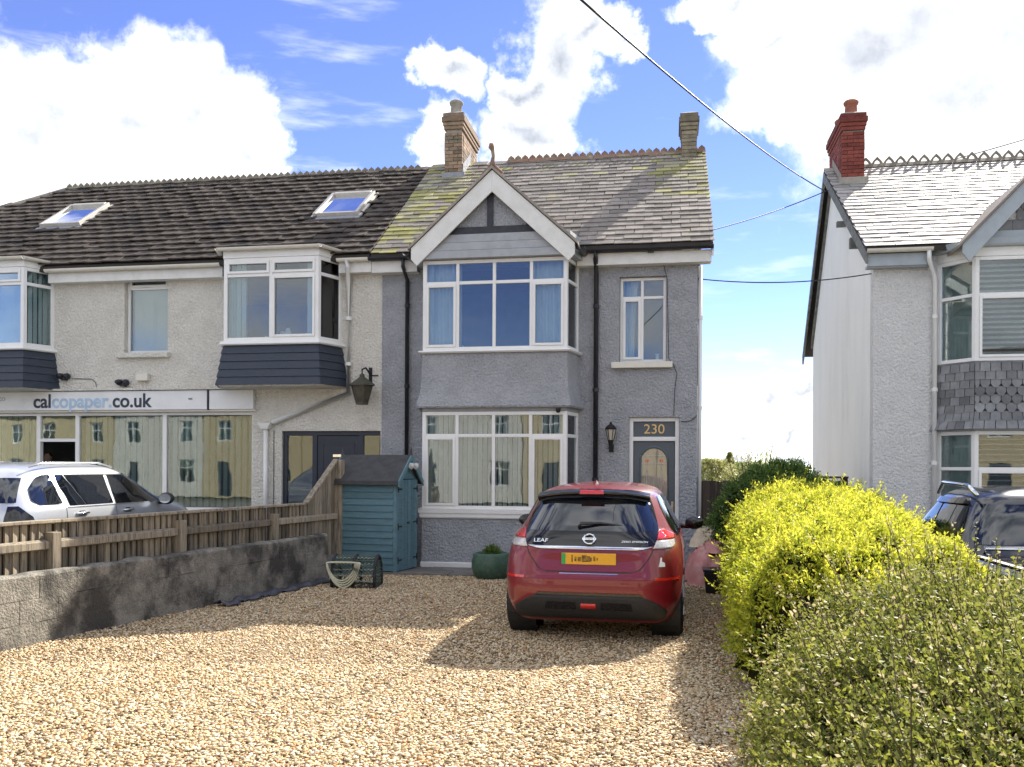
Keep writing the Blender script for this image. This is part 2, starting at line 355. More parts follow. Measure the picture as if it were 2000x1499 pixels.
def wall_holes(x0, x1, z0, z1, holes, y0, y1, name, m, parent):
    """solid wall with rectangular openings and real reveals"""
    xs = sorted({x0, x1, *[h[0] for h in holes], *[h[1] for h in holes]}); zs = sorted({z0, z1, *[h[2] for h in holes], *[h[3] for h in holes]})
    xs = [x for x in xs if x0 <= x <= x1]; zs = [z for z in zs if z0 <= z <= z1]
    def solid(i, k):
        if not (0 <= i < len(xs)-1 and 0 <= k < len(zs)-1): return False
        cx, cz = (xs[i]+xs[i+1])/2, (zs[k]+zs[k+1])/2
        return not any(h[0] < cx < h[1] and h[2] < cz < h[3] for h in holes)
    b = MB()
    for i in range(len(xs)-1):
        for k in range(len(zs)-1):
            if not solid(i, k): continue
            a, c, d, e = xs[i], xs[i+1], zs[k], zs[k+1]
            b.add([(a,y0,d),(c,y0,d),(c,y0,e),(a,y0,e)], [(0,1,2,3)]); b.add([(a,y1,d),(c,y1,d),(c,y1,e),(a,y1,e)], [(3,2,1,0)])
            if not solid(i-1, k): b.add([(a,y0,d),(a,y1,d),(a,y1,e),(a,y0,e)], [(3,2,1,0)])
            if not solid(i+1, k): b.add([(c,y0,d),(c,y1,d),(c,y1,e),(c,y0,e)], [(0,1,2,3)])
            if not solid(i, k-1): b.add([(a,y0,d),(c,y0,d),(c,y1,d),(a,y1,d)], [(3,2,1,0)])
            if not solid(i, k+1): b.add([(a,y0,e),(c,y0,e),(c,y1,e),(a,y1,e)], [(0,1,2,3)])
    me = bpy.data.meshes.new(name); me.from_pydata(b.v, [], b.f); me.update()
    bm = bmesh.new(); bm.from_mesh(me); bmesh.ops.remove_doubles(bm, verts=bm.verts, dist=1e-4); bm.to_mesh(me); bm.free()
    return link(name, me, m, parent)
def window(parent, M, Wd, z0, z1, cols, tz, fw=.055, sashes=(), y=0., glass=None, frame=None, tops=(), name='window'):
    """upvc window: frame with mullions and a transom, panes, opener sashes"""
    glass = glass or GLASS; frame = frame or UPVC; dp = .07
    b = MB(); e = [0.]+[c*Wd for c in cols]+[Wd]
    b.box(0, fw, y, y+dp, z0, z1, M); b.box(Wd-fw, Wd, y, y+dp, z0, z1, M)
    b.box(fw, Wd-fw, y, y+dp, z1-fw, z1, M); b.box(fw, Wd-fw, y, y+dp, z0, z0+fw, M)
    for c in e[1:-1]: b.box(c-fw*.45, c+fw*.45, y+.002, y+dp-.002, z0+fw, z1-fw, M)
    edges = []
    for i in range(len(e)-1):
        l = e[i]+(fw if i == 0 else fw*.45); r = e[i+1]-(fw if i == len(e)-2 else fw*.45); edges.append((l, r))
        if tz: b.box(l, r, y+.004, y+dp-.004, tz-fw*.45, tz+fw*.45, M)
    wo = b.build(name, frame, parent, bevel=.006)
    for i, (l, r) in enumerate(edges):
        cells = [(z0+fw, tz-fw*.45, 0), (tz+fw*.45, z1-fw, 1)] if tz else [(z0+fw, z1-fw, 0)]
        for a, c, top in cells:
            q = 0.
            if (i in sashes and not top) or (i in tops and top):
                q = .042; s_ = MB()
                s_.box(l, l+q, y-.018, y+.03, a, c, M); s_.box(r-q, r, y-.018, y+.03, a, c, M)
                s_.box(l+q, r-q, y-.018, y+.03, a, a+q, M); s_.box(l+q, r-q, y-.018, y+.03, c-q, c, M)
                s_.build('sash', frame, wo, bevel=.005)
            MB().box(l+q+.001, r-q-.001, y+.026, y+.034, a+q+.001, c-q-.001, M).build('pane', glass, wo)
    return wo
def slats(wo, M, x0, x1, z0, z1, y, m, pitch=.083, wid=.080, ang=40, skip=None):
    n = int((x1-x0)/pitch)
    for i in range(n):
        cx = x0+(i+.5)*(x1-x0)/n
        if skip and skip(i, n): continue
        a = R(ang+random.uniform(-9, 9)); T = M @ Matrix.Translation((cx, y, 0)) @ Matrix.Rotation(a, 4, 'Z')
        MB().box(-wid/2, wid/2, -.002, .002, z0, z1, T).build('blind_slat', m, wo)
def curtain(wo, M, x0, x1, z0, z1, y, m, waves=5, taper=0.):
    rows = []
    for j in range(9):
        t = j/8; z = z1+(z0-z1)*t; xe = x1-(x1-x0)*taper*math.sin(t*math.pi*.5)
        rows.append([tuple(M @ Vector((x0+(xe-x0)*k/40, y+.025*math.sin(k/40*waves*2*math.pi+.6*math.sin(3*t)), z))) for k in range(41)])
    b = MB(); b.grid(rows); return b.build('curtain', m, wo, smooth=True, solid=.004)

# ------------------------------------------------------------------ roofs
def tile_mesh(wd, ln, th, roll=0.):
    me = bpy.data.meshes.new('slate'); b = MB(); g = .003
    if roll:
        n = 4; xs = [(-wd/2+g)+(wd-2*g)*k/n for k in range(n+1)]; zz = [th*(1+roll*v) for v in (.9, .1, .0, .1, .9)]
        rows = []
        for y in (0, ln): rows.append([(x, y, 0) for x in xs])
        vs = [(x, y, 0) for y in (0, ln) for x in xs]+[(x, y, z) for y in (0, ln) for x, z in zip(xs, zz)]
        m = n+1; fs = [(2*m+k, 2*m+k+1, 3*m+k+1, 3*m+k) for k in range(n)]+[(k, k+1, 2*m+k+1, 2*m+k) for k in range(n)]
        fs += [(0, 2*m, 3*m, m), (n, m+n, 3*m+n, 2*m+n)]
        return vs, fs
    vs = [(-wd/2+g,0,0),(wd/2-g,0,0),(wd/2-g,ln,0),(-wd/2+g,ln,0),(-wd/2+g,0,th),(wd/2-g,0,th),(wd/2-g,ln,th),(-wd/2+g,ln,th)]
    fs = [(4,5,6,7),(0,1,5,4),(1,2,6,5),(3,0,4,7)]
    return vs, fs
def lay_tiles(fr, parent, o, u, s, width, slope, gauge, wd, th, m, inside, ulim=(-99, 99), name='slate', lift=.012, roll=0., jit=.004, n_ind=300, matfn=None, stagger=True, restname=None):
    u = Vector(u).normalized(); s = Vector(s).normalized(); n = u.cross(s); o = Vector(o)
    vs, fs = tile_mesh(wd, gauge*1.45, th, roll); meshes = {}
    rows = int(slope/gauge)+1; tiles = []; camloc = fr.i @ (Vector((0, 0, H))-fr.O)
    tilt = math.atan2(lift, gauge)
    for r in range(rows):
        off = (wd/2 if r % 2 else 0) if stagger else 0
        for c in range(int(width/wd)+3):
            uu = (c-1)*wd+off+random.uniform(-jit, jit)*.4; ss = r*gauge
            la, lb = max(uu-wd/2, ulim[0]), min(uu+wd/2, ulim[1])
            if lb-la < .05: continue
            uu = (la+lb)/2; kx = (lb-la)/wd
            if not inside(uu, ss): continue
            p = o+u*uu+s*(ss+random.uniform(-jit, jit))
            B = Matrix((u, s, n)).transposed().to_4x4()
            T = Matrix.Translation(p+n*.004) @ B @ Matrix.Rotation(random.gauss(0, .008), 4, 'Z') @ Matrix.Rotation(random.gauss(0, .006), 4, 'Y') @ Matrix.Translation((0, 0, lift*(1+random.uniform(0, .5)))) @ Matrix.Rotation(-tilt, 4, 'X') @ Matrix.Diagonal((kx, 1, 1, 1))
            mm = matfn(uu, ss) if matfn else m
            tiles.append(((p-camloc).length, T, mm))
    tiles.sort(key=lambda t: t[0])
    for d, T, mm in tiles[:n_ind]:
        k = mm.name
        if k not in meshes:
            me = bpy.data.meshes.new(name); me.from_pydata(vs, [], fs); me.materials.append(mm); meshes[k] = me
        ob = bpy.data.objects.new(name, meshes[k]); COL.objects.link(ob); ob.parent = parent; ob.matrix_local = T
    rest = {}
    for d, T, mm in tiles[n_ind:]: rest.setdefault(mm.name, (mm, MB()))[1].add(vs, fs, T)
    for k, (mm, b) in rest.items():
        me = bpy.data.meshes.new('upper_'+name+'s'); me.from_pydata(b.v, [], b.f)
        ob = link('upper_'+name+'s', me, mm, parent); ob['kind'] = 'stuff'
def ridge_tiles(parent, p0, p1, ang, m, ln=.45, crest=True, hole=False, r=.10):
    p0 = Vector(p0); p1 = Vector(p1); L = (p1-p0).length; n = max(1, round(L/ln)); d = (p1-p0)/n; ln = d.length
    b = MB(); c, s_ = math.cos(ang)*.17, math.sin(ang)*.17
    b.add([(0,-c,-s_),(ln*.985,-c,-s_),(0,-.02,.012),(ln*.985,-.02,.012),(0,.02,.012),(ln*.985,.02,.012),(0,c,-s_),(ln*.985,c,-s_)], [(0,1,3,2),(2,3,5,4),(4,5,7,6)])
    if crest:
        k = 3 if not hole else 2; w_ = ln*.985/k
        for i in range(k):
            x = i*w_
            pr = [(x+w_*.02, 0), (x+w_*.98, 0), (x+w_*.92, .035), (x+w_*.68, .062), (x+w_*.5, .088), (x+w_*.32, .062), (x+w_*.08, .035)]
            if hole:
                a = [(x+w_*.5+.055*math.cos(t)*1.0, .028+.028*math.sin(t)) for t in np.linspace(math.pi, 0, 7)]
                out = [(x, -.01), (x, .012), (x+w_*.16, .07), (x+w_*.5, .15), (x+w_*.84, .07), (x+w_, .012), (x+w_, -.01)]
                inn = [(x+w_*.24, -.01), (x+w_*.24, .012), (x+w_*.32, .05), (x+w_*.5, .085), (x+w_*.68, .05), (x+w_*.76, .012), (x+w_*.76, -.01)]
                vs = [(q[0], -.014, q[1]+.01) for q in out]+[(q[0], -.014, q[1]+.01) for q in inn]+[(q[0], .014, q[1]+.01) for q in out]+[(q[0], .014, q[1]+.01) for q in inn]
                fs = []
                for j in range(6): fs += [(j, j+1, 7+j+1, 7+j), (14+j+1, 14+j, 21+j, 21+j+1), (j+1, j, 14+j, 14+j+1), (7+j, 7+j+1, 21+j+1, 21+j)]
                b.add(vs, fs)
            else: b.prism([(q[0], q[1]+.008) for q in pr], -.016, .016)
    me = bpy.data.meshes.new('ridge_tile'); me.from_pydata(b.v, [], b.f); me.materials.append(m)
    bm = bmesh.new(); bm.from_mesh(me); bmesh.ops.recalc_face_normals(bm, faces=bm.faces); bm.to_mesh(me); bm.free()
    yaw = math.atan2(d.y, d.x); pit = -math.atan2(d.z, math.hypot(d.x, d.y))
    for i in range(n):
        o = bpy.data.objects.new('ridge_tile', me); COL.objects.link(o); o.parent = parent
        o.location = p0+d*i+Vector((0, 0, random.uniform(-.004, .004))); o.rotation_euler = (random.gauss(0, .012), pit, yaw)
def brick_shell(parent, x0, x1, y0, y1, z0, z1, m, bl=.225, bh=.075):
    """bricks laid round a rectangular stack, each its own piece"""
    meshes = {}
    def put(cx, cy, cz, lx, ly):
        k = (round(lx, 3), round(ly, 3))
        if k not in meshes:
            b = MB().box(-lx/2, lx/2, -ly/2, ly/2, -bh/2+.005, bh/2-.005); me = bpy.data.meshes.new('brick'); me.from_pydata(b.v, [], b.f); me.materials.append(m); meshes[k] = me
        o = bpy.data.objects.new('brick', meshes[k]); COL.objects.link(o); o.parent = parent
        o.location = (cx+random.uniform(-.003, .003), cy+random.uniform(-.003, .003), cz); o.rotation_euler = (0, 0, random.gauss(0, .01))
    for c in range(int((z1-z0)/bh)):
        z = z0+(c+.5)*bh
        for ax in (0, 1):
            a0, a1 = (x0, x1) if ax == 0 else (y0+.10, y1-.10)
            n = max(1, round((a1-a0)/bl)); st = (a1-a0)/n; pos = []
            if c % 2: pos = [(a0+st/4, st/2)]+[(a0+st*(i+1), st) for i in range(n-1)]+[(a1-st/4, st/2)]
            else: pos = [(a0+st*(i+.5), st) for i in range(n)]
            for p, l in pos:
                if ax == 0: put(p, y0+.05, z, l-.010, .105)
                else: put(x0+.05, p, z, .105, l-.010); put(x1-.05, p, z, .105, l-.010)
def chimney(parent, x0, x1, y0, y1, z0, z1, m, cap=.33, pots=0, lead=True, potm=None):
    c = MB().box(x0+.03, x1-.03, y0+.03, y1-.03, z0-.6, z1-cap).build('chimney', MORTAR, parent)
    brick_shell(c, x0, x1, y0, y1, z0, z1-cap, m)
    zc = z1-cap
    for k, (g, h) in enumerate(((.012, .075), (.03, .075), (.052, .11), (.03, .07))):
        MB().box(x0-g, x1+g, y0-g, y1+g, zc+.002, zc+h).build('corbel_course', m, c, bevel=.012); zc += h
    MB().hexa([(x0-.04,y0-.04,zc),(x1+.04,y0-.04,zc),(x1+.04,y1+.04,zc),(x0-.04,y1+.04,zc)], [(x0+.1,y0+.1,zc+.07),(x1-.1,y0+.1,zc+.07),(x1-.1,y1-.1,zc+.07),(x0+.1,y1-.1,zc+.07)]).build('flaunching', MORTAR, c, bevel=.02)
    for k in range(pots):
        cy = y0+.25+k*(y1-y0-.5)/max(1, pots-1)
        MB().lathe([(.12, 0), (.135, .03), (.125, .06), (.115, .22), (.14, .24), (.15, .28), (.13, .31), (.10, .31), (.095, .2)], 16, Matrix.Translation(((x0+x1)/2, cy, zc+.03))).build('chimney_pot', potm or POT, c, smooth=True)
    return c
def gutter(parent, p0, p1, m, r=.06, name='gutter'):
    p0 = Vector(p0); p1 = Vector(p1); d = (p1-p0).normalized(); nrm = Vector((d.y, -d.x, 0)); rows = []
    for p in (p0, p1):
        out = [p+nrm*math.cos(a)*r+Vector((0, 0, math.sin(a)*r)) for a in np.linspace(math.pi, 2*math.pi, 9)]
        inn = [p+nrm*math.cos(a)*r*.86+Vector((0, 0, math.sin(a)*r*.86)) for a in np.linspace(2*math.pi, math.pi, 9)]
        rows.append([tuple(q) for q in out+inn])
    b = MB(); b.grid(rows, closed=True)
    k = len(rows[0]); b.f += [tuple(range(k)), tuple(range(2*k-1, k-1, -1))]
    return b.build(name, m, parent, smooth=False)

# ================================================================== the ground
gx = MB(); gx.add([(-600,-600,-.30),(600,-600,-.30),(600,900,-.30),(-600,900,-.30)], [(0,1,2,3)])
tag(gx.build('ground', GROUND), None, None, kind='structure')
B = R(10)
SEAM = (-2.293, 15.737)
G = FR(SEAM, B); L = FR(SEAM, B); RH = FR((6.0, 14.9), B)
WD = Vector((.310, .951, 0)); WO = Vector((-4.57, 7.99, 0))        # boundary wall line
def wl(t, off=0.): return WO+WD*t+Vector((-.951, .310, 0))*off
# gravel drive: a slab of its own, forecourt of the shop a step higher, neighbour's drive a step lower
HL = lambda D: 1.92+.237*(D-7.64)                                   # left face of the hedge
pv = [(-6.9, .6), (HL(.6)+.9, .6), (HL(8)+.9, 8), (HL(12)+.9, 12), (6.2, 15.2), (6.9, 24), (2.2, 24), (2.2, 15.2), (-2.4, 16), (wl(6.4)[0], wl(6.4)[1])]
tag(MB().plan([pv[0], pv[1], pv[2], pv[3], pv[4], pv[5], (-2.2, 24), pv[8], pv[9]], -.29, 0).build('gravel_drive', GRAVB), None, None, kind='structure')
tag(MB().plan([(-30, .6), (-7.0, .6), (wl(6.3, .12)[0], wl(6.3, .12)[1]), (-2.6, 17), (-4, 24), (-30, 24)], -.28, .30).build('forecourt', CONC), None, None, kind='structure')
tag(MB().plan([(4.6, .6), (16, .6), (16, 14), (5.6, 14)], -.285, -.24).build('neighbour_drive', CONC), None, None, kind='structure')
tag(MB().box(-60, 60, -1.6, .58, -.28, -.06).build('pavement', PAVE), None, None, kind='structure')
tag(MB().box(-60, 60, -1.75, -1.6, -.28, -.05).build('kerb', CONC), None, None, kind='structure')
tag(MB().box(-60, 60, -9.5, -1.75, -.29, -.17).build('road', ASPH), None, None, kind='structure')

# ================================================================== grey house
gh = root('grey_house', G.O, -B, 'grey roughcast house with gabled two storey bay and number 230 door', 'house')
I4 = Matrix.Identity(4)
xr = G.x(1362, 700); ez = 5.36; EY = -.28; RY = 3.7
rz_ = G.z(1200, 307, RY); gslope = (rz_-ez)/(RY-EY); vx = 5.66
bd = .6; bx0 = G.x(826, 600, -bd); bx1 = G.x(1108, 600, -bd); cant = .13
up0, up1 = G.z(960, 684, -bd), G.z(960, 506, -bd)          # upper bay window
lo0, lo1 = G.z(960, 996, -bd), G.z(960, 804, -bd)          # lower bay window
hw = (G.x(1210, 620), G.x(1302, 620), G.z(1255, 708), G.z(1255, 540))
dw = (G.x(1228, 900), G.x(1327, 900), 0.0, G.z(1278, 815))
holes = [hw, dw, (bx0+.1, bx1-.1, lo0, lo1), (bx0+.1, bx1-.1, up0, up1)]
wall_holes(0, xr, -.2, ez-.05, holes, 0, .25, 'wall', GREYR, gh)
# flank with gable, back wall, floor inside
fl = MB(); fl.add([(xr-.25, .252, -.2), (xr-.25, 7.6, -.2), (xr-.25, 7.6, 5.3), (xr-.25, 3.7, rz_-.15), (xr-.25, .252, 5.3), (xr, .252, -.2), (xr, 7.6, -.2), (xr, 7.6, 5.3), (xr, 3.7, rz_-.15), (xr, .252, 5.3)],
    [(0,1,2,3,4), (9,8,7,6,5), (0,5,6,1), (1,6,7,2), (2,7,8,3), (3,8,9,4), (4,9,5,0)])
fl.build('gable_wall', GREYR, gh)
MB().box(.02, xr-.26, 7.3, 7.5, -.2, 5.3).build('back_wall', GREYR, gh)
rm = MB(); rm.box(.05, .12, .26, 7.2, -.2, 5.3); rm.box(.12, xr-.3, .26, 7.2, 2.62, 2.72); rm.box(.12, xr-.3, .26, 7.2, 5.22, 5.28); rm.box(.12, xr-.3, 2.6, 2.7, .06, 2.6); rm.box(.12, xr-.3, 2.6, 2.7, 2.75, 5.2); rm.box(.12, xr-.3, .26, 7.2, -.05, .05)
rm.build('interior', INT, gh)
# roof
rf = MB()
rf.add([(-.12, EY, ez), (vx, EY, ez), (vx, RY, rz_), (-.12, RY, rz_), (vx, 7.7, ez), (-.12, 7.7, ez),
        (-.12, EY, ez-.09), (vx, EY, ez-.09), (vx, RY, rz_-.1), (-.12, RY, rz_-.1), (vx, 7.7, ez-.09), (-.12, 7.7, ez-.09)],
       [(0,1,2,3), (3,2,4,5), (7,6,9,8), (8,9,11,10), (0,6,7,1), (1,7,8,2), (2,8,10,4), (4,10,11,5), (5,11,9,3), (3,9,6,0)])
groof = rf.build('roof', UNDER, gh)
sl_g = math.hypot(RY-EY, rz_-ez)
def gmoss(u, s):
    # lichen grows along the party line, under the chimney at the verge and in blotches
    if u < 1.15 and random.random() < .75-.2*(s < .9)-.35*(s > 4.0): return MOSS
    if u > 4.9-.16*s/5 and s > 1.9 and random.random() < .62: return MOSS
    return MOSS if (s > 3.2 and random.random() < .16) else SLATE
lay_tiles(G, groof, (-.12, EY, ez), (1, 0, 0), (0, RY-EY, rz_-ez), 5.8, sl_g-.12, .205, .31, .012, SLATE, lambda u, s: s < sl_g-.1, ulim=(0, 5.80), lift=.016, jit=.012, matfn=gmoss)
ridge_tiles(groof, (1.55, RY, rz_+.05), (vx+.02, RY, rz_+.05), math.atan(gslope), RIDGE)
MB().box(vx-.03, vx+.012, EY+.01, EY+.03, ez-.16, ez-.11)
vb = MB(); vb.add([(vx-.02, EY+.05, ez-.22), (vx+.012, EY+.05, ez-.22), (vx+.012, RY, rz_-.2), (vx-.02, RY, rz_-.2), (vx-.02, EY+.05, ez-.03), (vx+.012, EY+.05, ez-.03), (vx+.012, RY, rz_-.01), (vx-.02, RY, rz_-.01)], [(0,1,2,3),(4,7,6,5),(0,4,5,1),(1,5,6,2),(2,6,7,3),(3,7,4,0)])
vb.build('verge_board', PAINTW, gh)
# eaves: white fascia left and right of the bay, black gutters
gl0, gl1 = G.x(723, 490, EY), G.x(812, 490, EY); gr0 = G.x(1126, 480, EY)
for a, c in ((gl0, gl1), (gr0, vx-.02)):
    MB().box(a, c, EY+.08, EY+.12, ez-.30, ez-.10).build('fascia', PAINTW, gh, bevel=.004)
    MB().box(a+.01, c-.01, EY+.12, .003, ez-.30, ez-.28).build('soffit', PAINTW, gh)
    gutter(gh, (a-.03, EY-.0, ez-.05), (c+.03, EY-.0, ez-.05), BLACKP)
def pipe(parent, pts, m, r=.036, name='downpipe', collars=()):
    p = MB().tube(pts, r, 10).build(name, m, parent, smooth=True)
    for c in collars: MB().lathe([(r+.012, -.03), (r+.012, .03)], 10, Matrix.Translation(c)).build('pipe_collar', m, p)
    return p
px_ = G.x(795, 700, -.06)
pipe(gh, [(G.x(787, 490, EY), EY, ez-.08), (G.x(787, 500, EY), EY, ez-.22), (px_, -.06, ez-.42), (px_, -.06, 0.05)], BLACKP, collars=[(px_, -.06, z) for z in (4.5, 3.1, 1.6)])
px_ = G.x(1164, 700, -.06)
pipe(gh, [(px_, EY, ez-.08), (px_, EY+.02, ez-.2), (px_, -.06, ez-.42), (px_, -.06, .05)], BLACKP, r=.042, collars=[(px_, -.06, z) for z in (4.4, 3.0, 1.5)])
px_ = xr+.045
pipe(gh, [(px_, .12, ez-.3), (px_, .12, .05)], UPVC, r=.035, collars=[(px_, .12, z) for z in (4.2, 2.7)])
pipe(gh, [(px_, 3.2, ez-.3), (px_+.02, 3.2, 3.4), (px_+.02, 3.2, .05)], BLACKP, r=.05)
pipe(gh, [(px_, 1.6, 3.2), (px_, 1.6, .05)], UPVC, r=.05, name='soil_pipe', collars=[(px_, 1.6, z) for z in (2.6, 1.7)])
# --- the bay
P0 = [(bx0-cant, 0), (bx0, -bd), (bx1, -bd), (bx1+cant, 0)]
def bayoff(g, d=0.):  # plan outline widened by g
    return [(bx0-cant-g, .0), (bx0-g*.8, -bd-g), (bx1+g*.8, -bd-g), (bx1+cant+g, .0)]
def loft(levels, name, m, parent):
    b = MB(); b.grid([[(x, y, z) for x, y in pl] for z, pl in levels])
    n = len(levels[0][1]); k = (len(levels)-1)*n
    b.f += [tuple(range(n-1, -1, -1)), tuple(range(k, k+n))]
    return b.build(name, m, parent)
loft([(-.1, bayoff(0)), (lo0-.14, bayoff(0))], 'bay_wall', GREYR, gh)
loft([(.10, bayoff(.02)), (.0, bayoff(.02))], 'plinth', PAINTW, gh)
loft([(.0, bayoff(.022)), (.10, bayoff(.022)), (.115, bayoff(.005))], 'plinth', PAINTW, gh)
loft([(lo0-.15, bayoff(.025)), (lo0-.13, bayoff(.04)), (lo0-.07, bayoff(.04)), (lo0-.065, bayoff(.06)), (lo0-.002, bayoff(.065))], 'sill', UPVC, gh)
sk1 = up0-.045; sk0 = lo1+.06
loft([(sk0+(sk1-sk0)*t, bayoff(g)) for t, g in ((0, .085), (.03, .10), (.12, .085), (.25, .05), (.45, .02), (.7, .008), (1, .005))], 'bay_skirt', GREYR, gh)
loft([(lo1+.005, bayoff(.0)), (sk0-.002, bayoff(.0))], 'lintel_board', PAINTG, gh)
loft([(up0-.043, bayoff(.05)), (up0-.02, bayoff(.075)), (up0-.002, bayoff(.06))], 'sill', UPVC, gh)
cols4 = (.245, .5, .755)
for z0, z1, tzp in ((lo0, lo1, G.z(960, 851, -bd)), (up0, up1, G.z(960, 551, -bd))):
    low = z0 == lo0
    for i in range(3):
        M, Ln = seg(P0[i], P0[i+1])
        if i == 1: wn = window(gh, M, Ln, z0, z1, cols4, tzp, sashes=(0, 3), fw=.06)
        else: wn = window(gh, M, Ln, z0, z1, (), tzp, fw=.06)
        MB().box(.02, Ln-.02, .15, .17, z1+.002, z1+.03, M).build('blind_rail', UPVC, wn)
        if i == 1 and low: slats(wn, M, .07, Ln-.07, z0+.05, z1-.06, .16, BLIND, ang=52)
        elif i == 1:
            curtain(wn, M, .05, .26*Ln, z0+.03, z1-.02, .17, CURT, 5); curtain(wn, M, .755*Ln, Ln-.05, z0+.03, z1-.02, .17, CURT, 5)
            for q, (xa, h_) in enumerate(((.62, .10), (.70, .07), (1.25, .06))): MB().lathe([(.03, 0), (.045, h_*.5), (.02, h_)], 10, M @ Matrix.Translation((xa, .22, z0+.02))).build('ornament', CURT, wn, smooth=True)
        elif low: slats(wn, M, .05, Ln-.05, z0+.05, z1-.06, .16, BLIND, ang=30)
        else: curtain(wn, M, .05, Ln-.05, z0+.03, z1-.02, .17, CURT, 5)
    MB().plan([(x, y+.02) for x, y in bayoff(-.06)], z0-.03 if low else z0-.04, z0-.004).build('window_board', UPVC, gh)
MB().plan([(x, y) for x, y in bayoff(-.05)], lo1+.01, lo1+.05).build('bay_ceiling', INT, gh)
MB().plan([(x, y) for x, y in bayoff(-.05)], up1+.03, up1+.06).build('bay_ceiling', INT, gh)
# boards over the upper window and the gable
gy = -bd-.16; ax, az_ = G.p(956, 332, gy); fx0, fz0 = G.p(806, 482, gy); fx1, fz1 = G.p(1119, 470, gy); fz = (fz0+fz1)/2
tb0 = up1+.005; tb1 = G.z(960, 456, -bd-.05); hh = (tb1-tb0)/3
for k in range(3): loft([(tb0+hh*k+.002, bayoff(.12-.025*k)), (tb0+hh*(k+1)-.006, bayoff(.11-.025*k))], 'board', PAINTG, gh)
slp = (az_-fz)/((fx1-fx0)/2); axm = (fx0+fx1)/2
ty = -bd-.02
gp = [(fx0+.28, tb1-.01), (fx1-.28, tb1-.01), (axm, az_-.10)]
gbl = MB(); gbl.prism(gp, ty, ty+.10); gbl.build('gable_panel', GREYR, gh)
tim = MB(); tim.box(fx0+.42, fx1-.42, ty-.035, ty, tb1+.004, tb1+.115); tim.build('timber', TIMBERB, gh)
for cx, wv in ((G.x(958, 400, ty), .10), (G.x(884, 430, ty), .085), (G.x(1033, 430, ty), .085)):
    zt = az_-.12-abs(cx-axm)*slp-wv*.5*slp
    MB().box(cx-wv/2, cx+wv/2, ty-.033, ty+.002, tb1+.117, zt).build('timber', TIMBERB, gh)
bw = .30
for s_ in (-1, 1):
    fx = fx0-.03 if s_ < 0 else fx1+.03
    foot = az_-slp*abs(fx-axm)
    b = MB(); pr = [(axm, az_), (fx, foot), (fx, foot-bw*.62), (fx-s_*.10, foot-bw*.98), (fx-s_*.13, foot-bw*.98+.03), (axm, az_-bw*1.18)]
    b.prism(pr if s_ > 0 else pr, gy-.002 if s_ > 0 else gy, gy+.035); b.build('bargeboard', PAINTW, gh, bevel=.006)
    q0, q1 = (axm, az_+.015), (fx+s_*.05, az_+.015-slp*abs(fx+s_*.05-axm))
    # gable roof slab running back into the main slope
    yb0 = EY+(q0[1]-ez)/gslope; yb1 = EY+max(0., q1[1]-ez)/gslope
    sb = MB(); t_ = .05
    sb.add([(q0[0], gy-.03, q0[1]), (q1[0], gy-.03, q1[1]), (q1[0], yb1+.1, q1[1]), (q0[0], yb0+.15, q0[1]), (q0[0], gy-.03, q0[1]+t_), (q1[0], gy-.03, q1[1]+t_), (q1[0], yb1+.1, q1[1]+t_), (q0[0], yb0+.15, q0[1]+t_)],
           [(0,1,2,3),(4,7,6,5),(0,4,5,1),(1,5,6,2),(2,6,7,3),(3,7,4,0)])
    sb.build('gable_roof', SLATE, gh)
    gutter(gh, (q1[0]+s_*.05, gy+.02, q1[1]-.03), (q1[0]+s_*.05, EY+.05, q1[1]-.03), BLACKP)
# soffit closing the gable overhang
MB().plan([(x, y) for x, y in bayoff(.05)], tb1-.012, tb1+.002).build('soffit', PAINTG, gh)
fin = MB(); fin.tube([(axm, gy+.04, az_+.03), (axm, gy+.05, az_+.16), (axm+.012, gy+.06, az_+.24), (axm+.0, gy+.05, az_+.33), (axm-.02, gy+.04, az_+.38), (axm-.015, gy+.03, az_+.44)], [.06, .035, .028, .03, .05, .035], 10)
fin.tube([(axm-.16, gy+.05, az_-.06), (axm-.05, gy+.05, az_+.05), (axm+.05, gy+.05, az_+.05), (axm+.16, gy+.05, az_-.06)], .035, 8)
fin.build('finial', RIDGE, gh, smooth=True)
ridge_tiles(gh, (axm, gy+.15, az_+.055), (axm, EY+(az_-ez)/gslope+.15, az_+.055), math.atan(slp), RIDGE, crest=False)
# chimneys
cy0 = 3.0; c0, c1 = G.x(868, 300, cy0), G.x(903, 300, cy0)
lc = chimney(gh, c0, c1, cy0, cy0+1.5, ez+(cy0-EY)*gslope-.1, G.z(885, 222, cy0), BRICK, pots=1, potm=MORTAR)
MB().add([(c1+.012, cy0-.05, ez+(cy0-.05-EY)*gslope+.02), (c1+.012, RY, rz_+.02), (c1+.012, RY, rz_+.24), (c1+.012, cy0+.02, ez+(cy0-EY)*gslope+.30)], [(0,1,2,3)]).build('flashing', LEAD, lc, solid=.01)
MB().box(c0-.05, c1+.05, cy0-.02, cy0-.008, ez+(cy0-EY)*gslope-.06, ez+(cy0-EY)*gslope+.12).build('flashing', LEAD, lc)
cy0 = 3.35; c0, c1 = G.x(1331, 270, cy0), G.x(1361, 270, cy0)
chimney(gh, c0, c1, cy0, cy0+.75, ez+(cy0-EY)*gslope-.1, G.z(1345, 222, cy0), BRICKG)
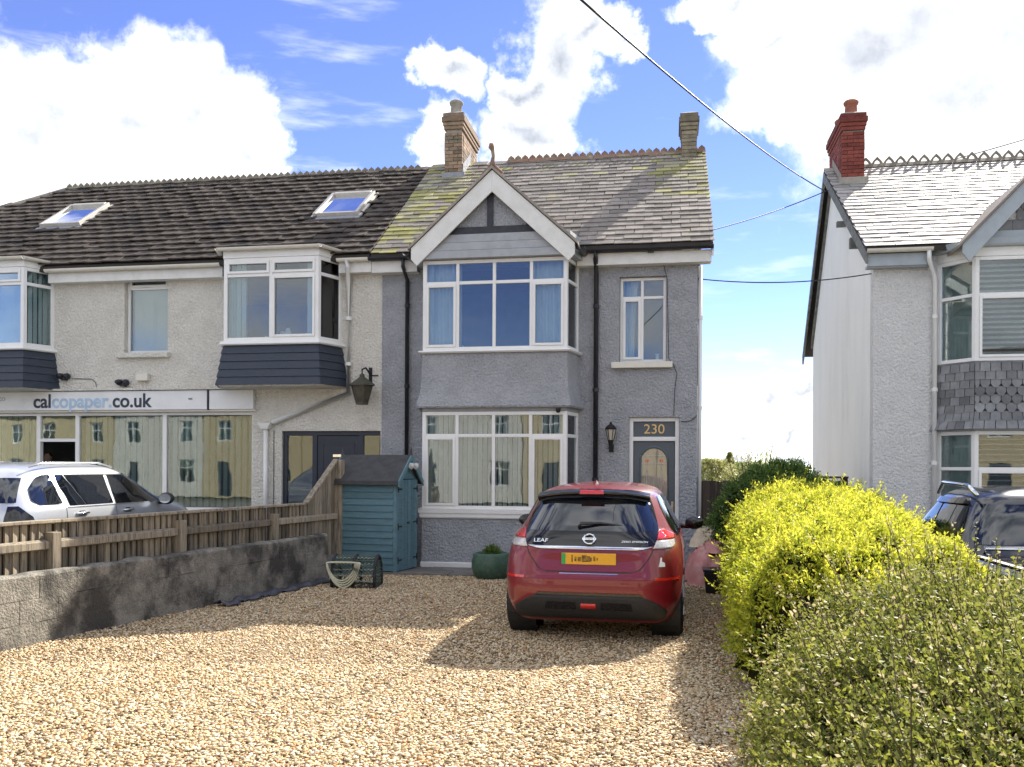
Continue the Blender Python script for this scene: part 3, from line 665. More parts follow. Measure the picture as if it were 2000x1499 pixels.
# small window by the bay
M = Matrix.Translation((hw[0]+.005, .09, 0))
wn = window(gh, M, hw[1]-hw[0]-.01, hw[2]+.005, hw[3]-.005, (.48,), G.z(1255, 580), sashes=(0,), fw=.05)
curtain(wn, M, .05, .30, hw[2]+.04, hw[3]-.03, .16, CURT, 3, taper=.25)
MB().lathe([(.025, 0), (.03, .05), (.028, .10), (.05, .11)], 10, M @ Matrix.Translation((.62, .12, hw[2]+.05))).build('ornament', CURT, wn, smooth=True)
MB().box(hw[0]-.13, hw[1]+.10, -.10, .088, hw[2]-.10, hw[2]).build('sill', CREAMP, gh, bevel=.008)
# front door
x0, x1, z1 = dw[0], dw[1], dw[3]; fzl = G.z(1278, 858)
df = MB(); df.box(x0+.003, x0+.07, .06, .16, .02, z1-.003); df.box(x1-.07, x1-.003, .06, .16, .02, z1-.003); df.box(x0+.07, x1-.07, .06, .16, z1-.07, z1-.003); df.box(x0+.07, x1-.07, .062, .158, fzl-.03, fzl+.04)
df = df.build('door_frame', UPVC, gh, bevel=.006)
MB().box(x0+.072, x1-.072, .10, .12, fzl+.042, z1-.072).build('fanlight', DOORG, df)
me = text_mesh('230', .225, .006, xscale=1.05); t = link('house_number', me, GOLD, df); t.location = ((x0+x1)/2+.0, .092, (fzl+z1)/2-.02); t.rotation_euler = (math.pi/2, 0, 0)
cxd = (x0+x1)/2; hwid = (x1-x0)/2-.075
dl = MB().box(cxd-hwid, cxd+hwid, .10, .145, .04, fzl-.032).build('door', DOORG, gh, bevel=.004)
gw = .225; gz0 = fzl-1.0; gz1 = fzl-.36
arch = [(cxd-gw, gz0), (cxd+gw, gz0), (cxd+gw, gz1)]+[(cxd+gw*math.cos(a), gz1+gw*math.sin(a)) for a in np.linspace(.2, math.pi-.2, 12)]+[(cxd-gw, gz1)]
MB().prism(arch, .092, .098).build('door_glass', LEADG, dl)
rim = MB(); ap = [(x, .092, z) for x, z in arch]; rim.tube(ap, .02, 6, closed=True); rim.build('glazing_bead', DOORG, dl)
ld = MB()
for xx in (-.12, 0, .12): ld.tube([(cxd+xx, .089, gz0), (cxd+xx, .089, gz1+math.sqrt(max(0, gw*gw-xx*xx))-.02)], .005, 5)
for xx in (-.12, .12):
    ld.tube([(cxd+xx, .089, gz0+.1), (cxd+xx-.045, .089, gz0+.3), (cxd+xx, .089, gz0+.52), (cxd+xx+.045, .089, gz0+.3)], .005, 5, closed=True)
ld.tube([(cxd-gw, .089, gz1-.05), (cxd+gw, .089, gz1-.05)], .005, 5); ld.tube([(cxd-gw, .089, gz1+.08), (cxd+gw, .089, gz1+.08)], .005, 5)
ld.build('lead_came', mat('lead_came', (.55, .53, .48), .5), dl)
for xx in (-.12, .12): MB().box(-.025, .025, -.003, .003, -.025, .025, Matrix.Translation((cxd+xx, .088, gz1-.0)) @ Matrix.Rotation(R(45), 4, 'Y')).build('red_quarry', REDL, dl)
hd = MB().box(cxd+hwid-.055, cxd+hwid-.02, .088, .10, fzl-1.28, fzl-1.04); hd.tube([(cxd+hwid-.038, .09, fzl-1.12), (cxd+hwid-.038, .05, fzl-1.12), (cxd+hwid-.15, .05, fzl-1.12)], .009, 8); hd.build('door_handle', mat('brass', (.66, .56, .40), .3, metal=.8), dl, smooth=False)
MB().box(x0-.02, x1+.02, -.12, .16, .0, .04).build('doorstep', PAVE, gh)
# thin cables clipped to the wall, camera dome under the skirt
MB().tube([(G.x(a, c, -.012), -.012, G.z(a, c, -.012)) for a, c in ((1270, 512), (1285, 512), (1297, 520), (1303, 545), (1306, 700), (1315, 712), (1322, 730), (1318, 760), (1316, 812))], .005, 5).build('wall_cable', CABLE, gh)
MB().tube([(G.x(a, c, -.012), -.012, G.z(a, c, -.012)) for a, c in ((1330, 823), (1345, 824), (1355, 818), (1361, 812))], .006, 5).build('wall_cable', CABLE, gh)
q = G.p(1271, 487, EY+.06); MB().box(q[0]-.05, q[0]+.05, EY-.0, EY+.08, q[1]-.06, q[1]+.05).build('junction_box', BLACKP, gh, bevel=.01)
q = G.p(1090, 801, -bd-.03); MB().lathe([(.0, -.05), (.03, -.04), (.04, 0), (.04, .03)], 12, Matrix.Translation((q[0], -bd-.03, q[1])), cap=False).build('camera_dome', BLACKP, gh, smooth=True)

# ================================================================== cream terrace house with the shop
ch = root('cream_house', L.O, -B, 'cream roughcast terrace house with ground floor shop and dark tiled roof', 'house')
lx0, lrz = L.p(131, 372, RY); lex = lx0-3.75; lw0 = lex+.35
oz0, oz1 = L.z(540, 668, -.55), L.z(540, 502, -.55)
ORI = [(L.x(437, 590, -.55), L.x(622, 590, -.55)), (L.x(-140, 610, -.55), L.x(46, 610, -.55))]
ocant = .22
sw = (L.x(243, 600), L.x(328, 600), L.z(285, 690), L.z(285, 528))
shz0, shz1 = L.z(300, 998), L.z(300, 806)
dox = (L.x(550, 900), -.02, .31, L.z(650, 842))
sh = (L.x(-200, 900), L.x(493, 900), shz0, shz1)
holes = [sw, dox, sh]+[(a+.05, c-.05, oz0, oz1) for a, c in ORI]
wall_holes(lw0, -.004, -.2, ez-.05, holes, .0, .25, 'wall', CREAMR, ch)
MB().box(lw0, lw0+.25, .252, 7.5, -.2, ez-.06).build('side_wall', CREAMR, ch)
MB().box(lw0+.26, -.03, 7.3, 7.5, -.2, 5.3).build('back_wall', CREAMR, ch)
rm = MB(); rm.box(lw0+.3, -.05, .26, 7.2, 2.74, 2.84); rm.box(lw0+.3, -.05, .26, 7.2, 5.22, 5.28); rm.box(lw0+.3, -.05, 3.2, 3.3, .5, 2.7); rm.box(lw0+.3, -.05, 3.2, 3.3, 2.9, 5.2); rm.box(lw0+.3, -.05, .26, 7.2, .25, .42); rm.box(-.06, -.03, .26, 7.2, -.1, 5.3)
rm.build('interior', INT, ch)
rf = MB(); rt = -.15
rf.add([(lex, EY, ez), (rt, EY, ez), (rt, RY, lrz), (lx0, RY, lrz), (rt, 7.7, ez), (lex, 7.7, ez), (lex, EY, ez-.09), (rt, EY, ez-.09), (rt, 7.7, ez-.09), (lex, 7.7, ez-.09)],
       [(0,1,2,3), (3,2,4,5), (0,3,5), (6,7,1,0), (7,8,4,2,1), (8,9,5,4), (9,6,0,5), (6,9,8,7)])
lroof = rf.build('roof', UNDER, ch)
sl_l = math.hypot(RY-EY, lrz-ez); ls_ = Vector((0, RY-EY, lrz-ez)).normalized()
SKY = [((70, 448), (228, 400)), ((604, 428), (736, 378))]
def on_roof(px, py):
    c = L.i @ (Vector((0, 0, H))-L.O); d = L.i @ ray(px, py); n = Vector((1, 0, 0)).cross(ls_)
    q = c+d*((Vector((0, EY, ez))-c).dot(n)/d.dot(n)); return q.x-lex, (q-Vector((0, EY, ez))).dot(ls_)
sk = []
for (a, c), (e, f) in SKY:
    u0, s0 = on_roof(a+4, c-2); u1, s1 = on_roof(e-4, f+3); um = on_roof((a+e)/2+ (18 if a < 300 else 22), (c+f)/2)[0]
    sk.append((um-.62, um+.30, s0-.10, s1-.10))
def lin(u, s):
    if s > sl_l-.1: return False
    if u < (lx0-lex)*s/sl_l+.12: return False
    return not any(a-.02 < u < c+.02 and e-.2 < s < f+.0 for a, c, e, f in sk)
lay_tiles(L, lroof, (lex, EY, ez), (1, 0, 0), ls_, rt-lex, sl_l, .262, .33, .020, TILE, lin, ulim=(-9, rt-lex+.02), name='roof_tile', lift=.034, roll=.5, jit=.010)
ridge_tiles(lroof, (lx0, RY, lrz+.05), (-.35, RY, lrz+.05), math.atan(gslope), RIDGEG)
ridge_tiles(lroof, (lex, EY, ez+.05), (lx0, RY, lrz+.05), R(25), RIDGEG, crest=False)
nl = Vector((1, 0, 0)).cross(ls_)
for a, c, e, f in sk:
    T = Matrix.Translation(Vector((lex+a, EY, ez))+ls_*e) @ Matrix(((1, 0, 0), ls_, nl)).transposed().to_4x4()
    wd_, ln_ = c-a, f-e; fb = MB()
    fb.box(0, .07, 0, ln_, .01, .12, T); fb.box(wd_-.07, wd_, 0, ln_, .01, .12, T); fb.box(.07, wd_-.07, 0, .07, .01, .115, T); fb.box(.07, wd_-.07, ln_-.10, ln_, .01, .13, T)
    fo = fb.build('skylight', mat('skylight_frame', (.50, .47, .42), .5, (.42, .40, .36), 6.) if 'skylight_frame' not in MATS else MATS['skylight_frame'], ch, bevel=.008)
    MB().box(.071, wd_-.071, .071, ln_-.101, .06, .07, T).build('pane', SKYG, fo)
    MB().box(-.05, wd_+.05, -.14, -.002, .03, .05, T).build('flashing', LEAD, fo)
    for xx in (-.05, wd_+.002): MB().box(xx, xx+.048, 0, ln_+.06, .02, .055, T).build('flashing', CREAMP, fo)
# eaves
oxs = [(ORI[1][1]+ocant, ORI[0][0]-ocant), (ORI[0][1]+ocant, gl0-.01)]
for a, c in oxs:
    MB().box(a, c, EY+.09, EY+.13, ez-.28, ez-.09).build('fascia', PAINTW, ch, bevel=.004)
    MB().box(a, c, EY+.13, -.003, ez-.28, ez-.26).build('soffit', PAINTW, ch)
    gutter(ch, (a, EY+.02, ez-.05), (c, EY+.02, ez-.05), CREAMP)
# oriels
for k, (a, c) in enumerate(ORI):
    PL = [(a-ocant, 0), (a, -.55), (c, -.55), (c+ocant, 0)]
    def off(g): return [(a-ocant-g, 0), (a-g*.7, -.55-g), (c+g*.7, -.55-g), (c+ocant+g, 0)]
    for i in range(3):
        M, Ln = seg(PL[i], PL[i+1])
        wn = window(ch, M, Ln, oz0+.02, oz1, (.5,) if i == 1 else (), L.z(540, 536, -.55), fw=.065, sashes=(1,) if (i == 1 and k == 0) else (), tops=(0, 1) if i == 1 else ())
        if k == 0 and i == 1:
            slats(wn, M, .06, .36, oz0+.06, oz1-.05, .14, BLINDB, ang=15); slats(wn, M, Ln-.26, Ln-.08, oz0+.06, oz1-.05, .14, BLINDB, ang=15)
            for q, (xx, h_, r_) in enumerate(((.70, .08, .05), (1.0, .16, .06), (1.10, .22, .06), (1.25, .10, .05), (1.45, .12, .04))):
                MB().lathe([(r_, 0), (r_*1.1, h_*.5), (r_*.6, h_)], 8, M @ Matrix.Translation((xx, .22, oz0+.05))).build('ornament', BLINDB if q % 2 else UPVC, wn, smooth=True)
        else: slats(wn, M, .06, Ln-.06, oz0+.06, oz1-.05, .14, BLINDB, ang=20 if i == 1 else 10)
    loft([(oz0-.05, off(.05)), (oz0-.03, off(.07)), (oz0+.018, off(.05))], 'sill', UPVC, ch)
    loft([(oz1+.002, off(.012)), (oz1+.13, off(.012))], 'fascia', UPVC, ch)
    loft([(oz1+.132, off(.08)), (oz1+.18, off(.08))], 'oriel_roof', LEAD, ch)
    pl = off(.10)
    for i in range(3): gutter(ch, (*pl[i], oz1+.16), (*pl[i+1], oz1+.16), CREAMP, r=.05)
    zb = L.z(540, 752, -.55); nb = 5
    for i in range(3):
        for j in range(nb):
            za, zc = zb+(oz0-.055-zb)*j/nb, zb+(oz0-.055-zb)*(j+1)/nb
            ga, gc = .11*(1-j/nb), .11*(1-(j+1)/nb)
            pa, pc = off(ga+.02), off(gc+.005); pi, pk = off(ga-.01), off(gc-.02)
            MB().hexa([(*pa[i], za), (*pa[i+1], za), (*pi[i+1], za), (*pi[i], za)], [(*pc[i], zc-.004), (*pc[i+1], zc-.004), (*pk[i+1], zc-.004), (*pk[i], zc-.004)]).build('cladding_board', NAVY, ch)
    loft([(zb-.03, off(.06)), (zb-.002, off(.09))], 'oriel_base', CREAMR, ch)
    MB().plan([(x, y) for x, y in off(-.04)], oz0-.02, oz0+.0).build('window_board', UPVC, ch)
# sash window between the oriels
M = Matrix.Translation((sw[0]+.005, .10, 0)); wn = window(ch, M, sw[1]-sw[0]-.01, sw[2]+.005, sw[3]-.005, (), L.z(285, 562), fw=.05, tops=(0,))
slats(wn, M, .06, sw[1]-sw[0]-.06, sw[2]+.05, sw[3]-.06, .14, BLIND, ang=35, pitch=.07)
MB().box(sw[0]-.13, sw[1]+.05, -.09, .098, sw[2]-.09, sw[2]).build('sill', CREAMR, ch, bevel=.008)
# shop front
muls = [L.x(p_, 900) for p_ in (-200, 71, 147, 318, 493)]; fy = .05
sf = MB()
for xm in muls: sf.box(xm-.04, xm+.04, fy, fy+.09, shz0, shz1)
sf.box(muls[0]-.04, muls[-1]+.04, fy+.002, fy+.088, shz1-.05, shz1-.001); sf.box(muls[0]-.04, muls[-1]+.04, fy-.03, fy+.088, shz0+.001, shz0+.07)
sf.box(muls[1]+.04, muls[2]-.04, fy+.003, fy+.08, L.z(110, 860)-.03, L.z(110, 860)+.03)
sf = sf.build('shop_window', UPVC, ch, bevel=.005)
for i in range(4):
    a, c = muls[i]+.042, muls[i+1]-.042
    if i == 1:
        zt = L.z(110, 860)
        MB().box(a, c, fy+.03, fy+.04, zt+.032, shz1-.052).build('pane', GLASSB, sf); pass  # the lower light stands open
        MB().box(a, c, fy+.14, fy+.15, zt+.04, shz1-.05).build('blind', mat('tan_blind', (.42, .34, .22), .9), sf)
        continue
    MB().box(a, c, fy+.03, fy+.04, shz0+.072, shz1-.052).build('pane', GLASSB, sf)
    slats(sf, I4, a+.02, c-.02, shz0+.08, shz1-.06, fy+.15, BLIND, ang=54, pitch=.118, wid=.078)
# sign
sgz0, sgz1 = L.z(250, 801, -.10), L.z(250, 764, -.10)
xs0, xs1, xs2 = muls[0], L.x(404, 780, -.1), L.x(494, 780, -.1)
sg = MB().box(xs0, xs1, -.10, -.003, sgz0, sgz1).build('shop_sign', SIGNW, ch, bevel=.006)
MB().box(xs1+.004, xs1+.035, -.105, -.003, sgz0-.01, sgz1+.01).build('sign_end', BLACKP, sg)
MB().box(xs1+.04, xs2, -.095, -.003, sgz0, sgz1).build('blank_panel', SIGNW, sg, bevel=.006)
MB().box(xs0, xs2+.03, -.14, -.003, sgz1+.012, sgz1+.05).build('sign_cornice', CREAMR, sg)
MB().box(xs0, xs2+.03, -.06, -.003, sgz0-.035, sgz0-.002).build('sign_batten', CREAMP, sg)
xt0, xt1 = L.x(65, 781, -.1), L.x(299, 781, -.1); zc = (sgz0+sgz1)/2-.015
cursor = 0.; parts = []
for body, m_ in (('cal', TXTN), ('copaper.', TXTB), ('co.uk', TXTN)):
    me = text_mesh(body, .33, .002, 'LEFT', bold=.007); xs_ = [v.co.x for v in me.vertices]; wid = max(xs_)
    parts.append((me, m_, cursor, body)); cursor += wid+.018
sc = (xt1-xt0)/cursor
for me, m_, c, body in parts:
    t = link('sign_lettering', me, m_, sg); t.location = (xt0+c*sc, -.104, zc); t.scale = (sc, sc, sc); t.rotation_euler = (math.pi/2, 0, 0)
for body, px, sz, m_ in (('co', 4, .15, TXTG), ('est', 372, .07, TXTN)):
    t = link('sign_lettering', text_mesh(body, sz, .002), m_, sg); t.location = (L.x(px, 778, -.1), -.104, L.z(px, 779, -.1)); t.rotation_euler = (math.pi/2, 0, 0)
# navy porch door beside the shop
a, c, z1 = dox[0], dox[1], dox[3]
x1_, x2_, x3_ = L.x(612, 900), L.x(703, 900), -.03
pf = MB()
for xm, w_ in ((a+.04, .04), (x1_, .045), (x2_, .045), (x3_, .028)): pf.box(xm-w_, xm+w_, .06, .15, .31, z1-.002)
pf.box(a, c, .062, .148, z1-.08, z1-.001); pf.box(a, x1_, .062, .148, .31, .38)
pf = pf.build('door_frame', NAVYD, ch, bevel=.006)
MB().box(a+.08, x1_-.046, .09, .10, .38, z1-.082).build('side_light', GLASSB, pf); MB().box(x2_+.046, x3_-.03, .09, .10, .38, z1-.082).build('side_light', GLASSB, pf)
dd = MB().box(x1_+.047, x2_-.047, .08, .13, .32, z1-.085).build('door', NAVYD, ch, bevel=.004)
xm0, xm1 = x1_+.13, x2_-.13
for z_a, z_b in ((.5, 1.15), (1.3, z1-.2)):
    b = MB(); b.box(xm0, xm1, .072, .079, z_b-.03, z_b); b.box(xm0, xm1, .072, .079, z_a, z_a+.03); b.box(xm0, xm0+.03, .072, .079, z_a+.03, z_b-.03); b.box(xm1-.03, xm1, .072, .079, z_a+.03, z_b-.03); b.build('door_moulding', NAVYD, dd)
MB().box(L.x(650, 890, .06), L.x(672, 890, .06), .066, .079, L.z(660, 893, .06), L.z(660, 888, .06)).build('letter_plate', CHROME, dd)
# white pipes
px_ = L.x(681, 600, -.06); jz = L.z(700, 768, -.06)
pipe(ch, [(L.x(678, 496, EY), EY, ez-.09), (L.x(678, 500, EY), EY, ez-.2), (px_, -.06, ez-.38), (px_, -.06, jz), (L.x(532, 826, -.06), -.06, L.z(532, 826, -.06))], UPVC, r=.046, collars=[(px_, -.06, 4.3), (px_, -.06, 3.5)])
hx, hz = L.p(519, 830, -.07); MB().hexa([(hx-.06,-.14,hz-.08),(hx+.06,-.14,hz-.08),(hx+.06,-.01,hz-.08),(hx-.06,-.01,hz-.08)], [(hx-.13,-.17,hz+.03),(hx+.13,-.17,hz+.03),(hx+.13,-.005,hz+.03),(hx-.13,-.005,hz+.03)]).build('rain_hopper', UPVC, ch, bevel=.006)
pipe(ch, [(hx, -.07, hz-.06), (hx, -.07, .32)], UPVC, r=.04)
MB().tube([(hx+.13, -.012, hz-.1), (hx+.13, -.012, .9), (hx+.11, -.012, .45)], .006, 5).build('wall_cable', CABLE, ch)
def flood(px, py):
    q = L.p(px, py, -.06); b = MB()
    for s_ in (-1, 1):
        T = Matrix.Translation((q[0]+s_*.075, -.10, q[1])) @ Matrix.Rotation(R(25), 4, 'X') @ Matrix.Rotation(s_*.35, 4, 'Z')
        b.lathe([(.03, .05), (.055, .0), (.062, -.06)], 12, T @ Matrix.Rotation(R(60), 4, 'X'))
    b.box(q[0]-.04, q[0]+.04, -.08, -.002, q[1]-.08, q[1]-.02)
    return b.build('security_light', BLACKP, ch)
flood(125, 735); flood(240, 747)
q = L.p(279, 738, -.06); MB().box(q[0]-.12, q[0]+.12, -.11, -.002, q[1]-.06, q[1]+.07).build('alarm_box', CREAMP, ch, bevel=.012)
MB().tube([(L.x(a, c, -.01), -.01, L.z(a, c, -.01)) for a, c in ((140, 740), (180, 741), (187, 748), (188, 756))], .006, 5).build('wall_cable', CABLE, ch)

# ================================================================== lanterns
def place(fr, px, py, y): x, z = fr.p(px, py, y); return fr.world((x, y, 0))+Vector((0, 0, z))
q = place(L, 707, 765, -.28); la = root('wall_lantern', q, -B, 'large old weathered lantern hung over the navy porch door', 'lantern')
MB().lathe([(.10, -.20), (.185, .10)], 6, cap=False).build('glass_body', mat('smoky_glass', (.10, .085, .06), .25, (.05, .045, .035), 9., fine=.1), la)
b = MB()
for k in range(6):
    a_ = k*math.pi/3; b.tube([(.104*math.cos(a_), .104*math.sin(a_), -.2), (.19*math.cos(a_), .19*math.sin(a_), .1)], .010, 6)
b.lathe([(.115, -.225), (.115, -.195)], 6); b.lathe([(.20, .095), (.20, .12)], 6); b.build('lantern_frame', PATINA, la)
MB().lathe([(.235, .10), (.225, .125), (.12, .20), (.05, .25), (.045, .29), (.02, .31)], 6).build('lantern_cap', PATINA, la)
b = MB(); b.tube([(0, 0, .30), (0, .0, .38), (.03, .10, .42), (.05, .20, .36), (.06, .275, .30)], .016, 8); b.box(.03, .09, .262, .278, .18, .44); b.tube([(.06, .27, .3), (.20, .27, .3)], .012, 6); b.build('bracket', IRON, la)
q = place(G, 1193, 848, -.16); la = root('wall_lantern', q, -B, 'small black carriage lantern on the grey wall beside the front door', 'lantern')
MB().lathe([(.045, -.10), (.085, .08)], 6, cap=False).build('glass_body', mat('lantern_glass', (.5, .47, .38), .2), la)
b = MB()
for k in range(6):
    a_ = k*math.pi/3; b.tube([(.047*math.cos(a_), .047*math.sin(a_), -.1), (.087*math.cos(a_), .087*math.sin(a_), .08)], .007, 5)
b.lathe([(.092, .075), (.10, .09), (.06, .14), (.03, .16), (.012, .20), (.0, .21)], 12); b.lathe([(.05, -.1), (.045, -.13), (.03, -.2), (.022, -.24)], 10); b.build('lantern_frame', IRON, la)
b = MB(); b.tube([(0, 0, -.23), (0, .08, -.26), (0, .15, -.24)], .014, 6); b.box(-.04, .04, .142, .158, -.30, -.16); b.build('bracket', IRON, la)

# ================================================================== white house
wh = root('white_house', RH.O, -B, 'white roughcast house with slate hung bay and red brick chimney', 'house')
rez = 5.33; rpy = 3.95; rrz = RH.z(1800, 322, rpy); rsl = (rrz-rez)/(rpy+.25); rvx = -.17
rby, rbz = 6.9, 4.5
bay0, bay1, bdp = RH.x(1905, 600, -.5), RH.x(2110, 600, -.5), .5; rc = .42
ru0, ru1 = RH.z(1950, 705, -.5), RH.z(1950, 500, -.5); rl1 = RH.z(1950, 842, -.5); rl0 = rl1-1.5
xw1 = bay1+2.2
wall_holes(0, xw1, -.4, rez-.05, [(bay0, bay1, ru0, ru1), (bay0, bay1, rl0, rl1)], 0, .25, 'wall', WHITER, wh)
fl = MB(); prof = [(.252, -.4), (6.4, -.4), (6.4, rbz+.25), (rpy, rrz-.14), (.252, rez-.02)]
fl.add([(0, y, z) for y, z in prof]+[(.25, y, z) for y, z in prof], [(0,1,2,3,4), (9,8,7,6,5)]+[(i, (i+1) % 5, (i+1) % 5+5, i+5) for i in range(5)])
fl.build('gable_wall', WHITES, wh)
MB().box(.26, xw1, 6.15, 6.4, -.4, rbz+.2).build('back_wall', WHITES, wh); MB().box(xw1-.2, xw1, .26, 6.1, -.4, 5).build('side_wall', WHITES, wh)
rm = MB(); rm.box(.3, xw1-.25, .26, 6.1, 2.70, 2.8); rm.box(.3, xw1-.25, 2.6, 2.7, -.2, 2.65); rm.box(.3, xw1-.25, 2.6, 2.7, 2.85, 5.2); rm.box(.3, xw1-.25, .26, 6.1, 5.2, 5.25); rm.build('interior', INT, wh)
rf = MB(); e = [(rvx, -.25, rez), (xw1+.2, -.25, rez), (xw1+.2, rpy, rrz), (rvx, rpy, rrz), (xw1+.2, rby, rbz), (rvx, rby, rbz)]
rf.add(e+[(x, y, z-.09) for x, y, z in e], [(0,1,2,3), (3,2,4,5), (7,6,9,8), (8,9,11,10), (0,6,7,1), (1,7,8,2), (2,8,10,4), (4,10,11,5), (5,11,9,3), (3,9,6,0)])
rroof = rf.build('roof', UNDER, wh); rs_ = Vector((0, rpy+.25, rrz-rez)); sl_r = rs_.length
lay_tiles(RH, rroof, (rvx, -.25, rez), (1, 0, 0), rs_, xw1+.3, sl_r-.1, .205, .30, .011, PALESL, lambda u, s: u < 5.2 and s < sl_r-.1, ulim=(-.02, 99), lift=.013, jit=.010)
ridge_tiles(rroof, (.55, rpy, rrz+.05), (xw1, rpy, rrz+.05), math.atan(rsl), RIDGEG, hole=True, ln=.44)
for (ya, za), (yb, zb) in (((-.25, rez), (rpy, rrz)), ((rpy, rrz), (rby, rbz))):
    b = MB(); b.add([(rvx-.01, ya, za-.27), (rvx+.03, ya, za-.27), (rvx+.03, yb, zb-.27), (rvx-.01, yb, zb-.27), (rvx-.01, ya, za-.06), (rvx+.03, ya, za-.06), (rvx+.03, yb, zb-.06), (rvx-.01, yb, zb-.06)], [(0,1,2,3),(4,7,6,5),(0,4,5,1),(1,5,6,2),(2,6,7,3),(3,7,4,0)])
    b.build('bargeboard', mat('old_grey_timber', (.20, .21, .20), .85, (.12, .125, .115), 8., bump=.3) if 'old_grey_timber' not in MATS else MATS['old_grey_timber'], wh)
for (ya, za), (yb, zb) in (((.0, rez-.02), (rpy, rrz-.17)), ((rpy, rrz-.17), (6.4, rbz+.20))):
    b = MB(); b.add([(-.05, ya, za-.16), (-.003, ya, za-.16), (-.003, yb, zb-.16), (-.05, yb, zb-.16), (-.05, ya, za), (-.003, ya, za), (-.003, yb, zb), (-.05, yb, zb)], [(0,1,2,3),(4,7,6,5),(0,4,5,1),(1,5,6,2),(2,6,7,3),(3,7,4,0)])
    b.build('verge_timber', MATS['old_grey_timber'], wh)
MB().box(rvx, -.003, 2.4, 2.5, rez+1.05, rez+1.15).build('purlin_end', MATS['old_grey_timber'], wh); MB().box(rvx-.02, -.003, 1.0, 1.12, rez+.30, rez+.48).build('purlin_end', MATS['old_grey_timber'], wh)
gx1 = bay0-rc-.15
MB().box(-.14, gx1, -.20, -.16, rez-.30, rez-.10).build('fascia', PALEG, wh); MB().box(-.14, gx1, -.16, -.003, rez-.32, rez-.28).build('soffit', PALEG, wh)
gutter(wh, (-.17, -.27, rez-.04), (gx1, -.27, rez-.04), CREAMP)
px_ = RH.x(1826, 700, -.06); pipe(wh, [(RH.x(1815, 490, -.27), -.27, rez-.08), (RH.x(1815, 500, -.27), -.27, rez-.25), (px_, -.06, rez-.5), (px_, -.06, -.1)], UPVC, r=.036, collars=[(px_, -.06, z) for z in (4.2, 3.0, 1.8)])
# bay of the white house, splayed
PL = [(bay0-rc, 0), (bay0, -bdp), (bay1, -bdp), (bay1+rc, 0)]
def roff(g): return [(bay0-rc-g, 0), (bay0-g*.6, -bdp-g), (bay1+g*.6, -bdp-g), (bay1+rc+g, 0)]
for z0, z1, up in ((ru0, ru1, 1), (rl0, rl1, 0)):
    for i in range(3):
        M, Ln = seg(PL[i], PL[i+1]); c_ = tuple(k*.78/Ln for k in range(1, int(Ln/.78))) if i == 1 else ()
        wn = window(wh, M, Ln, z0, z1, c_, z1-(.62 if up else .60) if not up else z1-.60, fw=.06, sashes=(0, 1) if (i == 1) else ())
        if i == 1:
            n = int((z1-z0)/.085)
            for k in range(n):
                z = z0+.06+k*(z1-z0-.1)/n
                MB().box(.09, Ln-.09, -.035, .035, -.003, .003, M @ Matrix.Translation((0, .13, z)) @ Matrix.Rotation(R(35 if up else 12), 4, 'X')).build('shutter_louvre', UPVC, wn)
            MB().box(.05, Ln-.05, .30, .31, z0, z1, M).build('blackout', INT, wn)
        else: MB().box(.05, Ln-.05, .15, .16, z0+.05, z1-.05, M).build('blind', mat('grey_blind', (.42, .46, .44), .9) if 'grey_blind' not in MATS else MATS['grey_blind'], wn)
loft([(rl1+.002, roff(.01)), (rl1+.03, roff(.03))], 'lintel_board', PALEG, wh)
loft([(ru0-.03, roff(.03)), (ru0-.002, roff(.05))], 'sill', LEAD, wh)
loft([(-.4, roff(0)), (rl0-.01, roff(0))], 'bay_wall', WHITER, wh)
loft([(ru1+.002, roff(.01)), (ru1+.14, roff(.02))], 'fascia', UPVC, wh); loft([(ru1+.142, roff(.10)), (ru1+.17, roff(.12)), (ru1+.26, roff(.14))], 'cornice', PALEG, wh)
MB().plan(roff(-.05), ru1+.01, ru1+.03).build('bay_ceiling', INT, wh)
# hung slates on the skirt, each its own piece
zs0, zs1 = rl1+.03, ru0-.032; nr = 8
loft([(zs0, roff(.11)), (zs0+.25, roff(.035)), (zs1, roff(.005))], 'bay_skirt', UNDER, wh)
def goff(t): return .10*max(0, 1-t/.35)**1.5+.012
for i in range(2):
    for r in range(nr):
        ta, tb = r/nr, (r+1)/nr; za, zb = zs0+(zs1-zs0)*ta, zs0+(zs1-zs0)*tb+.02
        pa, pb = roff(goff(ta)+.018), roff(goff(tb)+.006)
        A0, A1, B0, B1 = (Vector((*p_, z)) for p_, z in ((pa[i], za), (pa[i+1], za), (pb[i], zb), (pb[i+1], zb)))
        Lr = (A1-A0).length; n = max(1, round(Lr/.16)); o_ = .5 if r % 2 else 0
        for k in range(-1, n+1):
            f0, f1 = max(0, (k+o_)/n), min(1, (k+1+o_)/n)
            if f1-f0 < .1/n: continue
            f0 += .012/n*3; f1 -= .012/n*3
            bl, br, tl, tr = A0.lerp(A1, f0), A0.lerp(A1, f1), B0.lerp(B1, f0), B0.lerp(B1, f1)
            nn = Vector((0, -.012, 0))
            if 2 <= r <= 5 and i == 1:   # hexagonal-tailed courses
                mid = bl.lerp(br, .5); q1, q2 = bl.lerp(tl, .42), br.lerp(tr, .42); h1, h2 = bl.lerp(br, .28), bl.lerp(br, .72)
                poly = [h1, h2, q2, tr, tl, q1]
            else: poly = [bl, br, tr, tl]
            m_ = len(poly); b = MB(); b.add([tuple(p_) for p_ in poly]+[tuple(p_+nn) for p_ in poly], [tuple(range(m_, 2*m_))]+[(j, (j+1) % m_, (j+1) % m_+m_, j+m_) for j in range(m_)])
            b.build('hung_slate', HUNG, wh)
